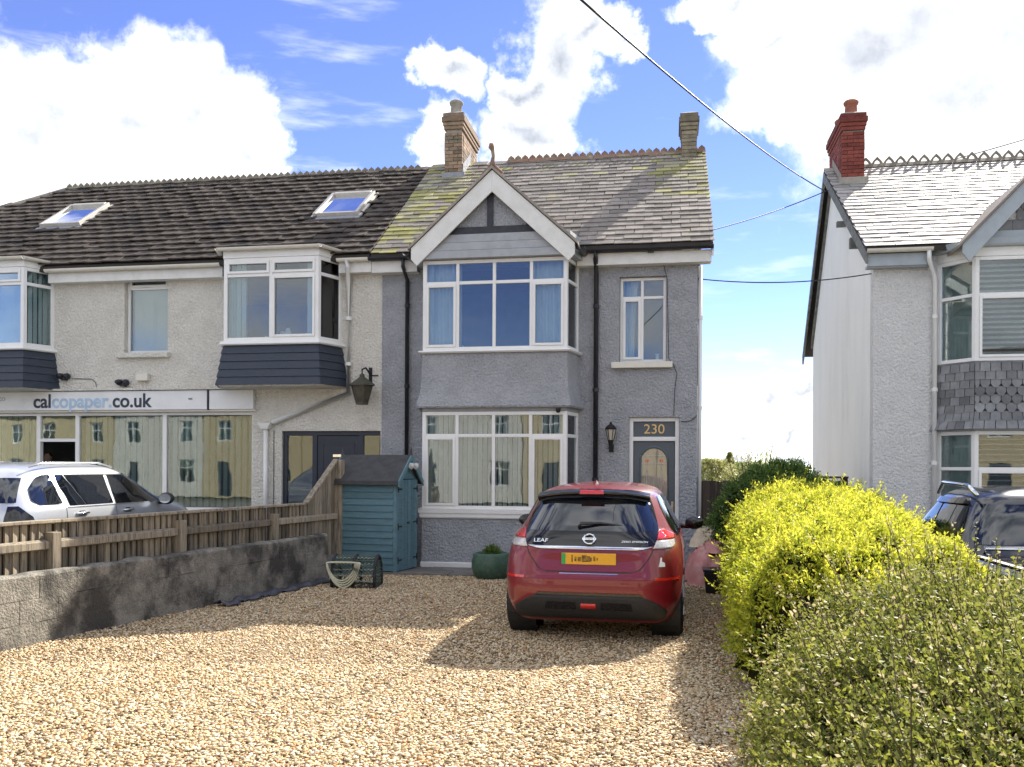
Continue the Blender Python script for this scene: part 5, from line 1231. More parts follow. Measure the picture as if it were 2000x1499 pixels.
# number plate, badge, script
yp = KB.pt(0, .82).y
plo = MB().box(-.26, .26, yp-.022, yp-.012, .765, .875).build('number_plate', PLATE, rc_, bevel=.004)
MB().box(-.258, -.222, yp-.0245, yp-.0225, .768, .872).build('green_flash', PGREEN, plo)
b = MB()
for k, (x, w_, h_) in enumerate(((-.165, .014, .07), (-.135, .02, .05), (-.105, .035, .055), (-.065, .045, .065), (-.02, .035, .06), (.01, .02, .05), (.045, .02, .045), (.075, .014, .03))):
    b.box(x, x+w_, yp-.0235, yp-.0226, .822-h_/2, .822+h_/2-.006*(k % 3))
b.build('plate_marks', PMARK, plo)
yb = KB.pt(0, 1.005).y-.022; T = Matrix.Translation((0, yb, 1.005)) @ Matrix.Rotation(R(90)-.38, 4, 'X')
b = MB(); b.tube([T @ Vector((.052*math.cos(a), .048*math.sin(a), .004)) for a in np.linspace(0, 2*math.pi, 32, endpoint=False)], .010, 8, closed=True)
b.box(-.066, .066, -.011, .011, -.002, .012, T); bd_ = b.build('badge', CHROME, rc_)
t = link('badge_lettering', text_mesh('NISSAN', .022, .001), IRON, bd_); t.matrix_local = T @ Matrix.Translation((0, 0, .0135))
for body, x, sz, sh_ in (('LEAF', -.47, .052, 0.), ('', .43, .027, .2)):
    z = .985; y = KB.pt(KB.tx(x, z), z).y-.020
    dy = (KB.pt(KB.tx(x+.05, z), z).y-KB.pt(KB.tx(x-.05, z), z).y)/.1
    body = body if x < 0 else 'ZERO EMISSION'
    t = link('model_script', text_mesh(body, sz, .002, xscale=1.35 if x < 0 else 1.3, shear=sh_), CHROME, rc_); t.matrix_local = Matrix.Translation((x, y, z)) @ Matrix.Rotation(math.atan(dy), 4, 'Z') @ Matrix.Rotation(R(90)-.36, 4, 'X')
# wiper, fin, sticker
zw = 1.12; yw_ = KB.pt(0, zw).y
b = MB(); b.tube([(-.10, yw_-.02, 1.115), (-.09, yw_-.035, 1.15), (.10, yw_-.005, 1.155), (.36, yw_+.02, 1.125)], [.022, .018, .012, .006], 8); b.build('rear_wiper', CARBLK, rc_, smooth=True)
b = MB(); b.add([(-.02, .02, 1.50), (.02, .02, 1.50), (0, .22, 1.515), (0, .0, 1.565)], [(0,1,3),(1,2,3),(2,0,3),(0,2,1)]); b.build('roof_fin', UPVC, rc_)
z = .79; x = .63; th = KB.tx(x, z); b = MB()
KB.rear('sticker', UPVC, rc_, [(.755, .655, .715), (.80, .665, .71), (.803, .665, .685), (.84, .67, .685)], off=.005, nu=3, nz=8)
MB().box(-.70, .70, -.3, 3.2, .17, .24).build('underbody', TRIM, rc_)

# --- silver estate at the shop
SA = R(7)
sv = root('silver_car', (-5.95, 10.4, .30), -SA, 'silver estate car parked on the shop forecourt behind the fence', 'car'); sv.scale = (1, 1, .955)
SB = Body(([.25, .40, .60, .80, .95, 1.05, 1.20, 1.35, 1.42, 1.46, 1.485, 1.495], [-.80, -.88, -.90, -.87, -.83, -.78, -.68, -.55, -.46, -.30, .0, .4]),
          ([.25, .5, .7, .82, .92, 1.0, 1.2, 1.35, 1.44, 1.48, 1.495], [3.45, 3.55, 3.48, 3.30, 2.95, 2.45, 2.0, 1.68, 1.36, 1.15, .9]),
          ([.25, .4, .6, .8, .92, 1.0, 1.15, 1.30, 1.38, 1.43, 1.47, 1.495], [.80, .86, .885, .885, .87, .84, .775, .71, .665, .60, .45, .2]),
          ([.2, .9, 1.1, 1.495], [4.6, 4.4, 4.4, 3.0]), 1.0)
zs = list(np.linspace(.25, 1.36, 40))+[1.38, 1.40, 1.42, 1.435, 1.45, 1.46, 1.47, 1.48, 1.487, 1.495]
SB.mesh(zs).build('body', SILVER, sv, smooth=True)
for sd in (-1, 1):
    for y in (0., 2.64): wheel(sv, sd*.80, y, .32, .21, sd)
    SB.side('quarter_window', CARG, sv, [(.99, -.38, -.06), (1.04, -.46, -.06), (1.18, -.42, -.06), (1.30, -.26, -.06), (1.33, -.16, -.06)], sd=sd, off=.011, nz=24)
    SB.side('side_window', CARG, sv, [(.965, .06, .92), (1.1, .05, .93), (1.33, .03, .95)], sd=sd, off=.006, nu=14)
    SB.side('side_window', CARGC if False else CARG, sv, [(.955, .98, 2.25), (1.0, .985, 2.22), (1.15, 1.0, 2.0), (1.25, 1.01, 1.80), (1.33, 1.02, 1.60)], sd=sd, off=.006, nu=18)
    SB.side('window_trim', CHROME, sv, [(.94, .0, 2.3), (.948, .0, 2.3)], sd=sd, off=.008, nz=2, nu=20)
    SB.side('window_trim', TRIM, sv, [(1.332, -.1, 1.62), (1.345, -.1, 1.58)], sd=sd, off=.007, nz=2, nu=20)
    SB.side('window_bar', CHROME, sv, [(.965, .34, .352), (1.08, .28, .292), (1.2, .22, .232), (1.33, .15, .162)], sd=sd, off=.009, nu=2)
    for y0, y1 in ((-.02, .03), (.96, 1.0)): SB.side('panel_gap', TRIM, sv, [(.35, y0+.012, y0+.02), (.94, y0+.0, y0+.008)], sd=sd, off=.004, nu=1)
    SB.patch('tail_light', CARBLK, sv, [(z, SB.tx(sd*.62, z), SB.ty(yy, z, sd)) for z, yy in ((.70, -.50), (.85, -.50), (.98, -.62))], off=.008)
    for y in (.15, 1.12):
        p_ = SB.pt(SB.ty(y+.1, .86, sd), .86, .03); h_ = MB(); h_.tube([(p_.x-.03*sd, p_.y-.11, .86), (p_.x, p_.y-.08, .865), (p_.x, p_.y+.08, .87), (p_.x-.03*sd, p_.y+.11, .87)], .016, 8); h_.build('door_handle', CHROME, sv, smooth=True)
        SB.side('handle_recess', TRIM, sv, [(.835, y+.03, y+.17), (.895, y+.05, y+.15)], sd=sd, off=.004, nu=4, nz=3)
    mr = MB(); mr.lathe([(.0, -.05), (.06, -.045), (.085, -.01), (.085, .02), (.07, .045)], 18, Matrix.Translation((sd*1.0, 1.98, .99)) @ Matrix.Rotation(R(90), 4, 'X') @ Matrix.Diagonal((1.25, 1, 1, 1)).to_4x4()); mr.tube([(sd*.83, 2.05, .93), (sd*.96, 2.0, .94)], .03, 8)
    mo = mr.build('door_mirror', TRIM, sv, smooth=True); MB().lathe([(0, 0), (.068, .002)], 18, Matrix.Translation((sd*1.0, 1.928, .99)) @ Matrix.Rotation(R(90), 4, 'X') @ Matrix.Diagonal((1.25, 1, 1, 1)).to_4x4(), cap=False).build('mirror_glass', CHROME, mo)
    MB().tube([(sd*.58, -.30, 1.43), (sd*.60, -.1, 1.478), (sd*.60, 1.0, 1.487), (sd*.57, 1.35, 1.43)], .012, 8).build('roof_rail', SILVER, sv, smooth=True)
SB.rear('rear_window', CARG, sv, [(1.02, -.66, .66), (1.30, -.56, .56)], off=.006)

# --- dark pickup on the neighbour's drive
pk = root('pickup_truck', (5.27, 8.35, -.24), -R(10), 'dark grey double cab pickup with silver roof rails behind the hedge', 'pickup')
PC = Body(([.45, .7, 1.0, 1.10, 1.4, 1.55, 1.66, 1.72, 1.75], [.55, .55, .56, .58, .68, .76, .86, 1.05, 1.4]),
          ([.45, .7, 1.0, 1.08, 1.20, 1.4, 1.6, 1.70, 1.75], [3.95, 3.98, 3.6, 3.0, 2.72, 2.42, 2.12, 1.95, 1.7]),
          ([.45, .7, 1.0, 1.10, 1.3, 1.55, 1.66, 1.72, 1.75], [.84, .89, .89, .86, .80, .69, .62, .48, .2]),
          ([.4, 1.1, 1.75], [7., 6., 3.2]), 1.7)
PC.mesh(list(np.linspace(.45, 1.6, 34))+[1.63, 1.66, 1.685, 1.705, 1.72, 1.735, 1.745, 1.75]).build('cab', DGREY, pk, smooth=True)
PC.rear('rear_window', CARG, pk, [(1.17, -.68, .68), (1.22, -.70, .70), (1.52, -.60, .60), (1.57, -.55, .55)], off=.008)
for sd in (-1, 1):
    PC.side('side_window', CARG, pk, [(1.13, .80, 1.62), (1.40, .88, 1.62), (1.56, 1.0, 1.62), (1.60, 1.1, 1.6)], sd=sd, off=.007)
    PC.side('side_window', CARG, pk, [(1.12, 1.70, 2.75), (1.25, 1.70, 2.55), (1.45, 1.70, 2.25), (1.58, 1.7, 2.0)], sd=sd, off=.007)
    PC.side('wind_deflector', CARBLK, pk, [(1.555, .98, 2.12), (1.615, 1.1, 2.0)], sd=sd, off=.03, nu=16, nz=3)
    PC.side('waist_trim', CHROME, pk, [(1.085, .7, 2.8), (1.10, .7, 2.8)], sd=sd, off=.010, nz=2)
    PC.side('panel_gap', TRIM, pk, [(.6, 1.655, 1.665), (1.1, 1.655, 1.665)], sd=sd, off=.005, nu=1)
    MB().tube([(sd*.60, .85, 1.66), (sd*.64, 1.0, 1.76), (sd*.63, 1.9, 1.79), (sd*.60, 2.2, 1.66)], .022, 8).build('roof_rail', CHROME, pk, smooth=True)
    mr = MB(); mr.lathe([(0, -.06), (.08, -.05), (.11, 0), (.10, .05), (.0, .07)], 16, Matrix.Translation((sd*1.05, 2.55, 1.22)) @ Matrix.Rotation(R(90), 4, 'X')); mr.tube([(sd*.85, 2.6, 1.15), (sd*1.0, 2.56, 1.18)], .04, 8); mr.build('door_mirror', TRIM, pk, smooth=True)
    for y in (-.0, 3.05): wheel(pk, sd*.80, y, .37, .25, sd)
    b = MB(); rows = []
    for y in np.linspace(-1.25, .50, 12): rows.append([(sd*.80, y, .55), (sd*.90, y, .62), (sd*.91, y, .85), (sd*.885, y, 1.02), (sd*.84, y, 1.08), (sd*.78, y, 1.08), (sd*.77, y, .60)])
    b.grid(rows); b.f += [tuple(range(7)), tuple(range(len(b.v)-7, len(b.v)))[::-1]]; b.build('bed_side', DGREY, pk, smooth=False, bevel=.01)
    MB().box(sd*.81-.035, sd*.81+.035, -1.24, .48, 1.082, 1.10).build('bed_rail_cap', CHROME if False else TRIM, pk)
MB().box(-.765, .765, -1.25, .5, .56, .60).build('bed_floor', TRIM, pk); MB().box(-.835, .835, -1.32, -1.255, .58, 1.085).build('tailgate', DGREY, pk, bevel=.02)
MB().tube([(-.70, .30, 1.10), (-.70, .30, 1.16), (.70, .30, 1.16), (.70, .30, 1.10)], .022, 8).build('bed_bar', CHROME, pk, smooth=True)

# ================================================================== planting
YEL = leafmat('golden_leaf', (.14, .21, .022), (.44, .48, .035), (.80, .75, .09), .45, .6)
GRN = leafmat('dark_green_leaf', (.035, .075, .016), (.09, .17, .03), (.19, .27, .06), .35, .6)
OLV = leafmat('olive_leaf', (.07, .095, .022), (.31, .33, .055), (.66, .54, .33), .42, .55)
WIL = leafmat('willow_leaf', (.20, .22, .06), (.34, .34, .11), (.50, .48, .26), .4)
TWIG = mat('twig_bark', (.10, .065, .045), .85, (.07, .05, .035), 12.)
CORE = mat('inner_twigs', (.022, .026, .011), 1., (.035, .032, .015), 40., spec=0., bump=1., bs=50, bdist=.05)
def leaves(name, m, parent, P, N, size, aspect=.42, tone=None, spread=.6, stuff=True, fold=.18):
    """one mesh of small folded leaves at points P, growing along N"""
    n = len(P); N = N/np.linalg.norm(N, axis=1, keepdims=True)
    d = N+rng.normal(0, spread, (n, 3)); d /= np.linalg.norm(d, axis=1, keepdims=True)
    a = rng.normal(0, 1, (n, 3)); sx = np.cross(d, a); sx /= np.linalg.norm(sx, axis=1, keepdims=True); up = np.cross(sx, d)
    s = (size*rng.uniform(.65, 1.35, n))[:, None]
    v = np.empty((n, 4, 3)); v[:, 0] = P; v[:, 1] = P+d*s*.5+sx*s*aspect*.5+up*s*fold*.5; v[:, 2] = P+d*s; v[:, 3] = P+d*s*.5-sx*s*aspect*.5+up*s*fold*.5
    me = bpy.data.meshes.new(name); me.vertices.add(n*4); me.vertices.foreach_set('co', v.ravel())
    idx = np.arange(n)[:, None]*4; tri = np.concatenate([idx+[0, 1, 2], idx+[0, 2, 3]], 1).reshape(-1)
    me.loops.add(len(tri)); me.loops.foreach_set('vertex_index', tri.astype(np.int32)); me.polygons.add(n*2)
    me.polygons.foreach_set('loop_start', np.arange(0, n*6, 3, dtype=np.int32)); me.polygons.foreach_set('loop_total', np.full(n*2, 3, np.int32)); me.update()
    at = me.attributes.new('tone', 'FLOAT', 'POINT'); t = rng.uniform(0, 1, n) if tone is None else tone; at.data.foreach_set('value', np.repeat(t, 4).astype(np.float32))
    o = link(name, me, m, parent)
    if stuff: o['kind'] = 'stuff'
    return o
def shoots(base, nrm, per, ln, spread):
    """leaf positions along short shoots starting at base points"""
    n = len(base); d = nrm/np.linalg.norm(nrm, axis=1, keepdims=True)+rng.normal(0, spread, (n, 3)); d[:, 2] += .25; d /= np.linalg.norm(d, axis=1, keepdims=True)
    l = (ln*rng.uniform(.5, 1.5, n))
    P = np.repeat(base, per, 0); D = np.repeat(d, per, 0); t = np.tile(np.linspace(.1, 1, per), n)*np.repeat(l, per)
    return P+D*t[:, None], D, np.tile(np.linspace(0, 1, per), n)
def surf(fn, n):
    """random points on a surface fn(u,v) with numeric normals"""
    u, v = rng.uniform(0, 1, n), rng.uniform(0, 1, n); e = 1e-3
    p = fn(u, v); a = fn(u+e, v)-p; b = fn(u, v+e)-p; N = np.cross(a, b); return p, N
def lump(x, y, z, s=1., seed=0.): return .5*np.sin(x*5.1*s+seed)*np.cos(y*4.3*s+1.3*seed)+.35*np.sin(x*11*s-y*7*s+z*6*s+seed)+.25*np.cos(z*9*s+y*13*s)
# clipped golden hedge: rounded section swept along its line
hd_ = root('golden_hedge', (HL(8.6)+.7, 8.6, 0), 0, 'clipped golden yellow hedge along the side of the gravel drive', 'hedge')
ho = np.array([HL(8.6)+.7, 8.6, 0])
def hedge_fn(D0, D1, wd, top, left, rough=.05, pz=.5):
    def f(u, v):
        q_ = 2*v-1; D = D0+(D1-D0)*u; a = math.pi*(.5+.5*np.sign(q_)*np.abs(q_)**1.55)                          # v: 0 right foot, .5 top, 1 left foot
        h = np.interp(D, *top); xl = left(D); ee = np.clip(np.minimum(D-D0, D1-D)/.55, 0.02, 1)**.45
        c, s_ = np.cos(a), np.sin(a)
        x = xl+wd/2+wd/2*np.sign(c)*np.abs(c)**.55*ee; z = h*np.abs(s_)**pz*(.55+.45*ee); y = D
        r_ = rough*(lump(x, y, z)+.8*lump(x, y, z, 2.3, 2.))
        return np.stack([x+r_*np.sign(c)*np.abs(c), y+0*x, z+r_*s_], -1)
    return f
hf = hedge_fn(6.0, 12.1, 1.85, ([5.8, 7, 9, 11, 12.1], [1.0, 1.12, 1.30, 1.40, 1.34]), HL, .10)
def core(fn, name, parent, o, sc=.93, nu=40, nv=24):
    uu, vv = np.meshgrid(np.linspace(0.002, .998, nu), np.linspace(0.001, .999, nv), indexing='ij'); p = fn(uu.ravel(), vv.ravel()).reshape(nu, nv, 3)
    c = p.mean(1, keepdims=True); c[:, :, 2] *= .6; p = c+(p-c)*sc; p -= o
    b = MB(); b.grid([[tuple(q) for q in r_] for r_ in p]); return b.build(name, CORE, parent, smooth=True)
core(hf, 'branches', hd_, ho)
p, N = surf(hf, 19000); wgt = rng.uniform(0, 1, 19000) < (.35+.65*(p[:, 2] > .25)); p, N = p[wgt], N[wgt]
c_ = np.stack([HL(p[:, 1])+.92, p[:, 1], p[:, 2]*0+.45], -1); N = p-c_
P, D, T = shoots(p-N/np.linalg.norm(N, axis=1, keepdims=True)*.05, N, 8, .10, .55)
lef = np.clip((p[:, 0]-HL(p[:, 1]))/.35, 0, 1); tone = np.clip(.15+.75*T*np.repeat(.55+.45*lef, 8)+rng.normal(0, .14, len(T)), 0, 1)  # left face toned darker, its shade put into the leaf colour
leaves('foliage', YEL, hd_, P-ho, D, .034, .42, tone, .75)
ix = rng.integers(0, len(p), 420); ix = ix[p[ix, 2] > .4]
P, D, T = shoots(p[ix], N[ix]*.6+np.array([0, 0, .35]), 16, .17, .30)
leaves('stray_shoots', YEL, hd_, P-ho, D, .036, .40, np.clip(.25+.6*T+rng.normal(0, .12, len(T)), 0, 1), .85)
b = MB()
for k in range(16):
    x = k*.37; D_ = 6.3+x; b.tube([(HL(D_)+.75-ho[0]+random.uniform(-.2, .2), D_-ho[1], 0), (HL(D_)+.75-ho[0]+random.uniform(-.3, .3), D_-ho[1]+random.uniform(-.1, .1), .8)], [.02, .008], 6)
b.build('stems', TWIG, hd_)
# dark green bush behind it
bo_ = np.array([3.95, 13.3, 0]); bu = root('green_bush', tuple(bo_), 0, 'rounded dark green bush between the two houses behind the golden hedge', 'bush')
def bush_fn(c, r, rough, seed=1.):
    def f(u, v):
        a = 2*math.pi*u; e = (v-.28)*math.pi/1.44
        d = np.stack([np.cos(a)*np.cos(e), np.sin(a)*np.cos(e), np.sin(e)], -1); k = 1+rough*lump(d[..., 0]*1.5, d[..., 1]*1.5, d[..., 2]*1.5, 1., seed)[..., None]
        q = c+d*k*np.array(r); q[..., 2] = np.maximum(q[..., 2], .02); return q
    return f
bf = bush_fn(np.array([3.98, 13.2, .72]), (1.0, .95, .96), .14)
core(bf, 'branches', bu, bo_, .86)
p, N = surf(bf, 5200); N = p-np.array([3.98, 13.2, .6]); P, D, T = shoots(p-N*.06, N, 7, .13, .5)
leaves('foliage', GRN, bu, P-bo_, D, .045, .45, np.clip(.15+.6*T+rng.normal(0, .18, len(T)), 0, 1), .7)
b = MB()
for k in range(7): b.tube([(random.uniform(-.2, .2), random.uniform(-.2, .2), 0), (random.uniform(-.6, .6), random.uniform(-.6, .6), 1.2)], [.025, .01], 6)
b.build('stems', TWIG, bu)
# twiggy shrub in the foreground, with white-tipped shoots
fo_ = np.array([2.1, 4.6, 0]); fs_ = root('leafy_shrub', tuple(fo_), 0, 'loose twiggy small leaved olive shrub at the street end of the golden hedge', 'shrub')
ff = hedge_fn(2.6, 6.0, 3.2, ([2.6, 3.6, 4.6, 5.4, 6.0], [.64, .82, .96, 1.02, .92]), lambda D: HL(D)+.04, .09, 1.15)
core(ff, 'branches', fs_, fo_, .80)
p, N = surf(ff, 15000); cc = np.stack([HL(p[:, 1])+1.5, p[:, 1], p[:, 2]*0+.25], -1); N = p-cc; Nn = N/np.linalg.norm(N, axis=1, keepdims=True)
base = p-Nn*rng.uniform(.02, .26, len(p))[:, None]
P, D, T = shoots(base, N, 9, .13, .45)
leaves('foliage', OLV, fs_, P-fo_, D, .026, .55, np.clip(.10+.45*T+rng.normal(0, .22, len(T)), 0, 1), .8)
# upright twigs standing out of it, each with its own leaves
tw = MB(); tp, td, tt = [], [], []
for k in range(760):
    i = random.randrange(len(p))
    if p[i, 2] < .35: continue
    s0 = Vector(p[i]-Nn[i]*.25); dv = (Vector(Nn[i])*.55+Vector((random.gauss(0, .25), random.gauss(0, .25), .75))).normalized(); l = random.uniform(.28, .66); bend = Vector((random.gauss(0, .04), random.gauss(0, .04), 0))
    pts = [s0+dv*l*t+bend*t*t for t in (0, .35, .7, 1)]
    tw.tube([tuple(q-Vector(fo_)) for q in pts], [.0035, .003, .0022, .0012], 4)
    for j in range(20):
        t = .35+.65*j/19; q = s0+dv*l*t+bend*t*t; tp.append(q); td.append(dv*.5+Vector((random.gauss(0, 1), random.gauss(0, 1), random.gauss(0, .6)))); tt.append(min(1, max(0, .15+.75*t**2*random.uniform(.4, 1.25))))
tw.build('twigs', TWIG, fs_)
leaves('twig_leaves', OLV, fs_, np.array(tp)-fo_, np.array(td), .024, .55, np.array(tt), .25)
# pale willow-like shrub and far garden trees seen through the gap
def wispy(name, px, D, top, wd, label, m, n=900, ln=.8):
    q = W(px, CY, D); o = np.array([q.x, D, 0.]); r_ = root(name, tuple(o), 0, label, 'shrub')
    b = MB(); base = []; dirs = []
    for k in range(130):
        a = random.uniform(0, 2*math.pi); rr = wd*.5*math.sqrt(random.random()); h = top*(1-.38*(rr/(wd*.5))**2)*random.uniform(.82, 1.08)
        p0 = Vector((rr*.4*math.cos(a), rr*.4*math.sin(a), 0)); p1 = Vector((rr*math.cos(a), rr*math.sin(a), h))
        b.tube([p0, p0.lerp(p1, .5)+Vector((0, 0, .1)), p1], [.018, .011, .004], 4)
        for j in range(34):
            t = .35+.65*j/33; base.append(p0.lerp(p1, t)+Vector((random.gauss(0, .07), random.gauss(0, .07), 0))); dirs.append((p1-p0).normalized()+Vector((random.gauss(0, .7), random.gauss(0, .7), 0)))
    b.build('stems', TWIG, r_); leaves('foliage', m, r_, np.array(base), np.array(dirs), .085, .35, None, .4)
wispy('willow_shrub', 1480, 27., 2.35, 2.7, 'pale yellow green wispy shrub seen through the gap beyond the fence', WIL)
def tree(name, px, D, top, rad, label, m, conifer=False):
    q = W(px, CY, D); o = np.array([q.x, D, -.3]); t_ = root(name, tuple(o), 0, label, 'tree')
    MB().tube([(0, 0, 0), (.03, 0, top*.4), (0, .03, top*.85)], [.12, .08, .03], 8).build('trunk', TWIG, t_)
    n = 6000; a = rng.uniform(0, 2*math.pi, n); z = rng.uniform(.15, 1, n)
    r0 = rad*(1-z)**.8*(.8+.3*np.sin(z*24)) if conifer else rad*np.sqrt(np.clip(1-((z-.58)/.44)**2, 0, 1))*(1+.2*np.sin(a*5+z*9))
    rr = r0*np.sqrt(rng.uniform(.1, 1, n)); P = np.stack([rr*np.cos(a), rr*np.sin(a), z*top], -1); leaves('crown', m, t_, P, P-np.array([0, 0, top*.5]), .16, .5, None, .7)
tree('conifer_tree', 1425, 46., 2.75, .75, 'small pointed conifer seen far off through the gap between the houses', WIL, True)
tree('round_tree', 1390, 44., 2.4, 1.3, 'low round pale green tree far off beside the grey house flank', WIL)
tree('round_tree', 1455, 50., 2.3, 1.8, 'low round green tree far off behind the wispy shrub', GRN)
# plant in the pot
p, N = surf(bush_fn(np.array([0, 0, .0]), (.14, .12, .16), .2), 260); P, D, T = shoots(p*.6, N, 6, .07, .6); P[:, 2] = np.abs(P[:, 2])+.34
leaves('leafy_plant', GRN, pla, P, D, .035, .45, np.clip(.3+.5*T, 0, 1), .6)
# reddish shoots by the neighbour's fence
so_ = np.array([4.95, 12.4, 0.]); st = root('red_leaved_shrub', tuple(so_), 0, 'thin reddish twiggy shrub in front of the dark fence by the white house', 'shrub')
b = MB(); tp, td = [], []
for k in range(22):
    p0 = Vector((random.gauss(0, .1), random.gauss(0, .1), 0)); p1 = p0+Vector((random.gauss(0, .2), random.gauss(0, .15), random.uniform(1.0, 1.42))); b.tube([p0, p0.lerp(p1, .5), p1], [.008, .006, .003], 4)
    for j in range(22): tp.append(p0.lerp(p1, .4+.6*j/21)); td.append(Vector((random.gauss(0, 1), random.gauss(0, 1), .5)))
b.build('stems', TWIG, st); leaves('foliage', leafmat('red_leaf', (.10, .04, .03), (.22, .10, .07), (.55, .42, .34), .3), st, np.array(tp), np.array(td), .05, .5)

# ================================================================== fence, bin, tarpaulin between the houses
gf0, gf1 = Vector((3.15, 15.35, 0)), Vector((6.0, 16.0, 0)); dv = gf1-gf0; fa = math.atan2(dv.y, dv.x)
gf = root('dark_fence', gf0, fa, 'dark brown close board fence closing the gap between the houses', 'fence')
n = int(dv.length/.125); bme = None
for k in range(n):
    if bme is None:
        b = MB().hexa([(0, 0, 0), (.13, -.012, 0), (.13, .004, 0), (0, .012, 0)], [(0, 0, 1.46), (.13, -.012, 1.46), (.13, .004, 1.46), (0, .012, 1.46)]); bme = bpy.data.meshes.new('board'); bme.from_pydata(b.v, [], b.f); bme.materials.append(WOODD)
    o = bpy.data.objects.new('board', bme); COL.objects.link(o); o.parent = gf; o.location = (k*.125, random.gauss(0, .003), .02+random.gauss(0, .012)); o.rotation_euler = (0, random.gauss(0, .006), 0)
for x in (0., 1.4, dv.length-.08): MB().box(x, x+.09, .016, .106, 0, 1.55).build('post', WOODD, gf)
MB().box(1.5, dv.length, -.02, .03, 1.53, 1.565).build('top_rail', WOODD, gf)
wb = root('wheelie_bin', (3.72, 14.55, 0), R(-8), 'dark wheelie bin in front of the dark fence', 'bin')
MB().hexa([(-.20, -.24, .08), (.20, -.24, .08), (.20, .22, .08), (-.20, .22, .08)], [(-.26, -.32, .92), (.26, -.32, .92), (.26, .28, .92), (-.26, .28, .92)]).build('bin_body', BLACKP, wb, bevel=.02)
MB().hexa([(-.28, -.35, .922), (.28, -.35, .922), (.28, .31, .922), (-.28, .31, .922)], [(-.24, -.30, .99), (.24, -.30, .99), (.24, .30, 1.0), (-.24, .30, 1.0)]).build('lid', BLACKP, wb, bevel=.02)
MB().tube([(-.2, .34, .97), (-.2, .38, .99), (.2, .38, .99), (.2, .34, .97)], .016, 6).build('handle', BLACKP, wb)
for s_ in (-1, 1): MB().lathe([(.09, -.02), (.09, .02)], 16, Matrix.Translation((s_*.23, .2, .09)) @ Matrix.Rotation(R(90), 4, 'Y')).build('wheel', TYRE, wb)
tq = ground(1392, 1145); tq.x += .05; tq.y += .35
ta = root('tarpaulin_heap', tq, 0, 'heap under crumpled faded red and cream tarpaulins beside the bush', 'tarpaulin')
def heap(cx, cy, rx, ry, h, m, seed, nm, z0=0.):
    rows = []
    for i in range(22):
        r_ = []
        for k in range(44):
            a = 2*math.pi*k/44; t = i/21; f = 1+.10*math.sin(5*a+seed)+.06*math.sin(11*a+seed*2+t*5); rr = t**.7
            z = h*(1-rr**2.2)+(.07*abs(math.sin(4.5*a+t*7+seed))+.05*abs(math.sin(7.5*a-t*13+seed))+.03*math.sin(19*a+t*17))*math.sin(t*math.pi)-.05
            r_.append((cx+rx*rr*f*math.cos(a), cy+ry*rr*f*math.sin(a), max(z0, z+z0)))
        rows.append(r_)
    b = MB(); b.grid(rows, closed=True); return b.build(nm, m, ta, smooth=True)
heap(0, 0, .42, .55, .58, TARP, 1.2, 'red_tarpaulin', .004); heap(.06, .25, .34, .30, .30, TARPC, 2.9, 'cream_tarpaulin', .52); heap(.14, -.1, .30, .32, .16, mat('pink_tarp', (.60, .30, .28), .5, (.52, .22, .2), 8., bump=.3, bs=14), .4, 'red_tarpaulin', .47)
bq = ground(1412, 1163); bx_ = root('storage_box', (bq.x+.02, bq.y+.2, 0), R(-10), 'low black plastic box standing at the foot of the bush', 'box')
MB().hexa([(-.20, -.15, 0), (.20, -.15, 0), (.20, .15, 0), (-.20, .15, 0)], [(-.23, -.18, .30), (.23, -.18, .30), (.23, .18, .30), (-.23, .18, .30)]).build('box_body', BLACKP, bx_, bevel=.012); MB().box(-.245, .245, -.195, .195, .302, .335).build('lid', BLACKP, bx_, bevel=.008)

# ================================================================== overhead cables
def cable(pts, r, label, sag=0.):
    A, Bq = pts; P = [A.lerp(Bq, k/24)-Vector((0, 0, sag*4*(k/24)*(1-k/24))) for k in range(25)]
    return tag(MB().tube(P, r, 6).build('overhead_cable', CABLE, None, smooth=True), label, 'cable', 'overhead cables')
brk = W(1612, 374, 18.2)
cable((W(1128, -6, 7.0), brk), .010, 'thick overhead cable running up from the white house gable across the sky', .12)
cable((brk, G.world((G.x(1275, 470, EY), EY-.05, 0))+Vector((0, 0, ez))), .010, 'thin cable from the white house gable to the grey house gutter', .10)
cable((place(G, 1364, 545, .1), place(RH, 1702, 535, -.03)), .010, 'cable slung level across the gap between the two houses', .10)
cable((brk, W(2060, 255, 19.)), .010, 'thin cable passing over the ridge of the white house', .05)

# ================================================================== person in the shop
pq = L.world((L.x(95, 893, .75), .75, 0)); hz_ = L.z(95, 893, .75)
pe = root('person', (pq.x, pq.y, .42), -B, 'person in a dark top looking out through the shop window', 'person')
ph_ = hz_+.10-.42; k_ = ph_/1.7
J = [(0, 0, .92), (0, .01, 1.15), (0, 0, 1.38), (0, 0, 1.46), (0, -.01, 1.53), (-.17, 0, 1.36), (-.24, .02, 1.10), (-.20, -.14, .92), (.17, 0, 1.36), (.24, .02, 1.10), (.20, -.14, .92), (-.09, 0, .86), (-.10, 0, .48), (-.10, .02, .06), (-.10, -.12, .03), (.09, 0, .86), (.10, 0, .48), (.10, .02, .06), (.10, -.12, .03)]
E = [(0,1),(1,2),(2,3),(3,4),(2,5),(5,6),(6,7),(2,8),(8,9),(9,10),(0,11),(11,12),(12,13),(13,14),(0,15),(15,16),(16,17),(17,18)]
rad = [.13, .125, .14, .055, .055, .065, .048, .035, .065, .048, .035, .09, .06, .045, .035, .09, .06, .045, .035]
me = bpy.data.meshes.new('body'); me.from_pydata([(x*k_, y*k_, z*k_) for x, y, z in J], E, []); bo2 = link('body', me, CLOTH, pe)
sk_ = bo2.modifiers.new('skin', 'SKIN')
for v, r_ in zip(me.skin_vertices[0].data, rad): v.radius = (r_*k_, r_*k_*.8)
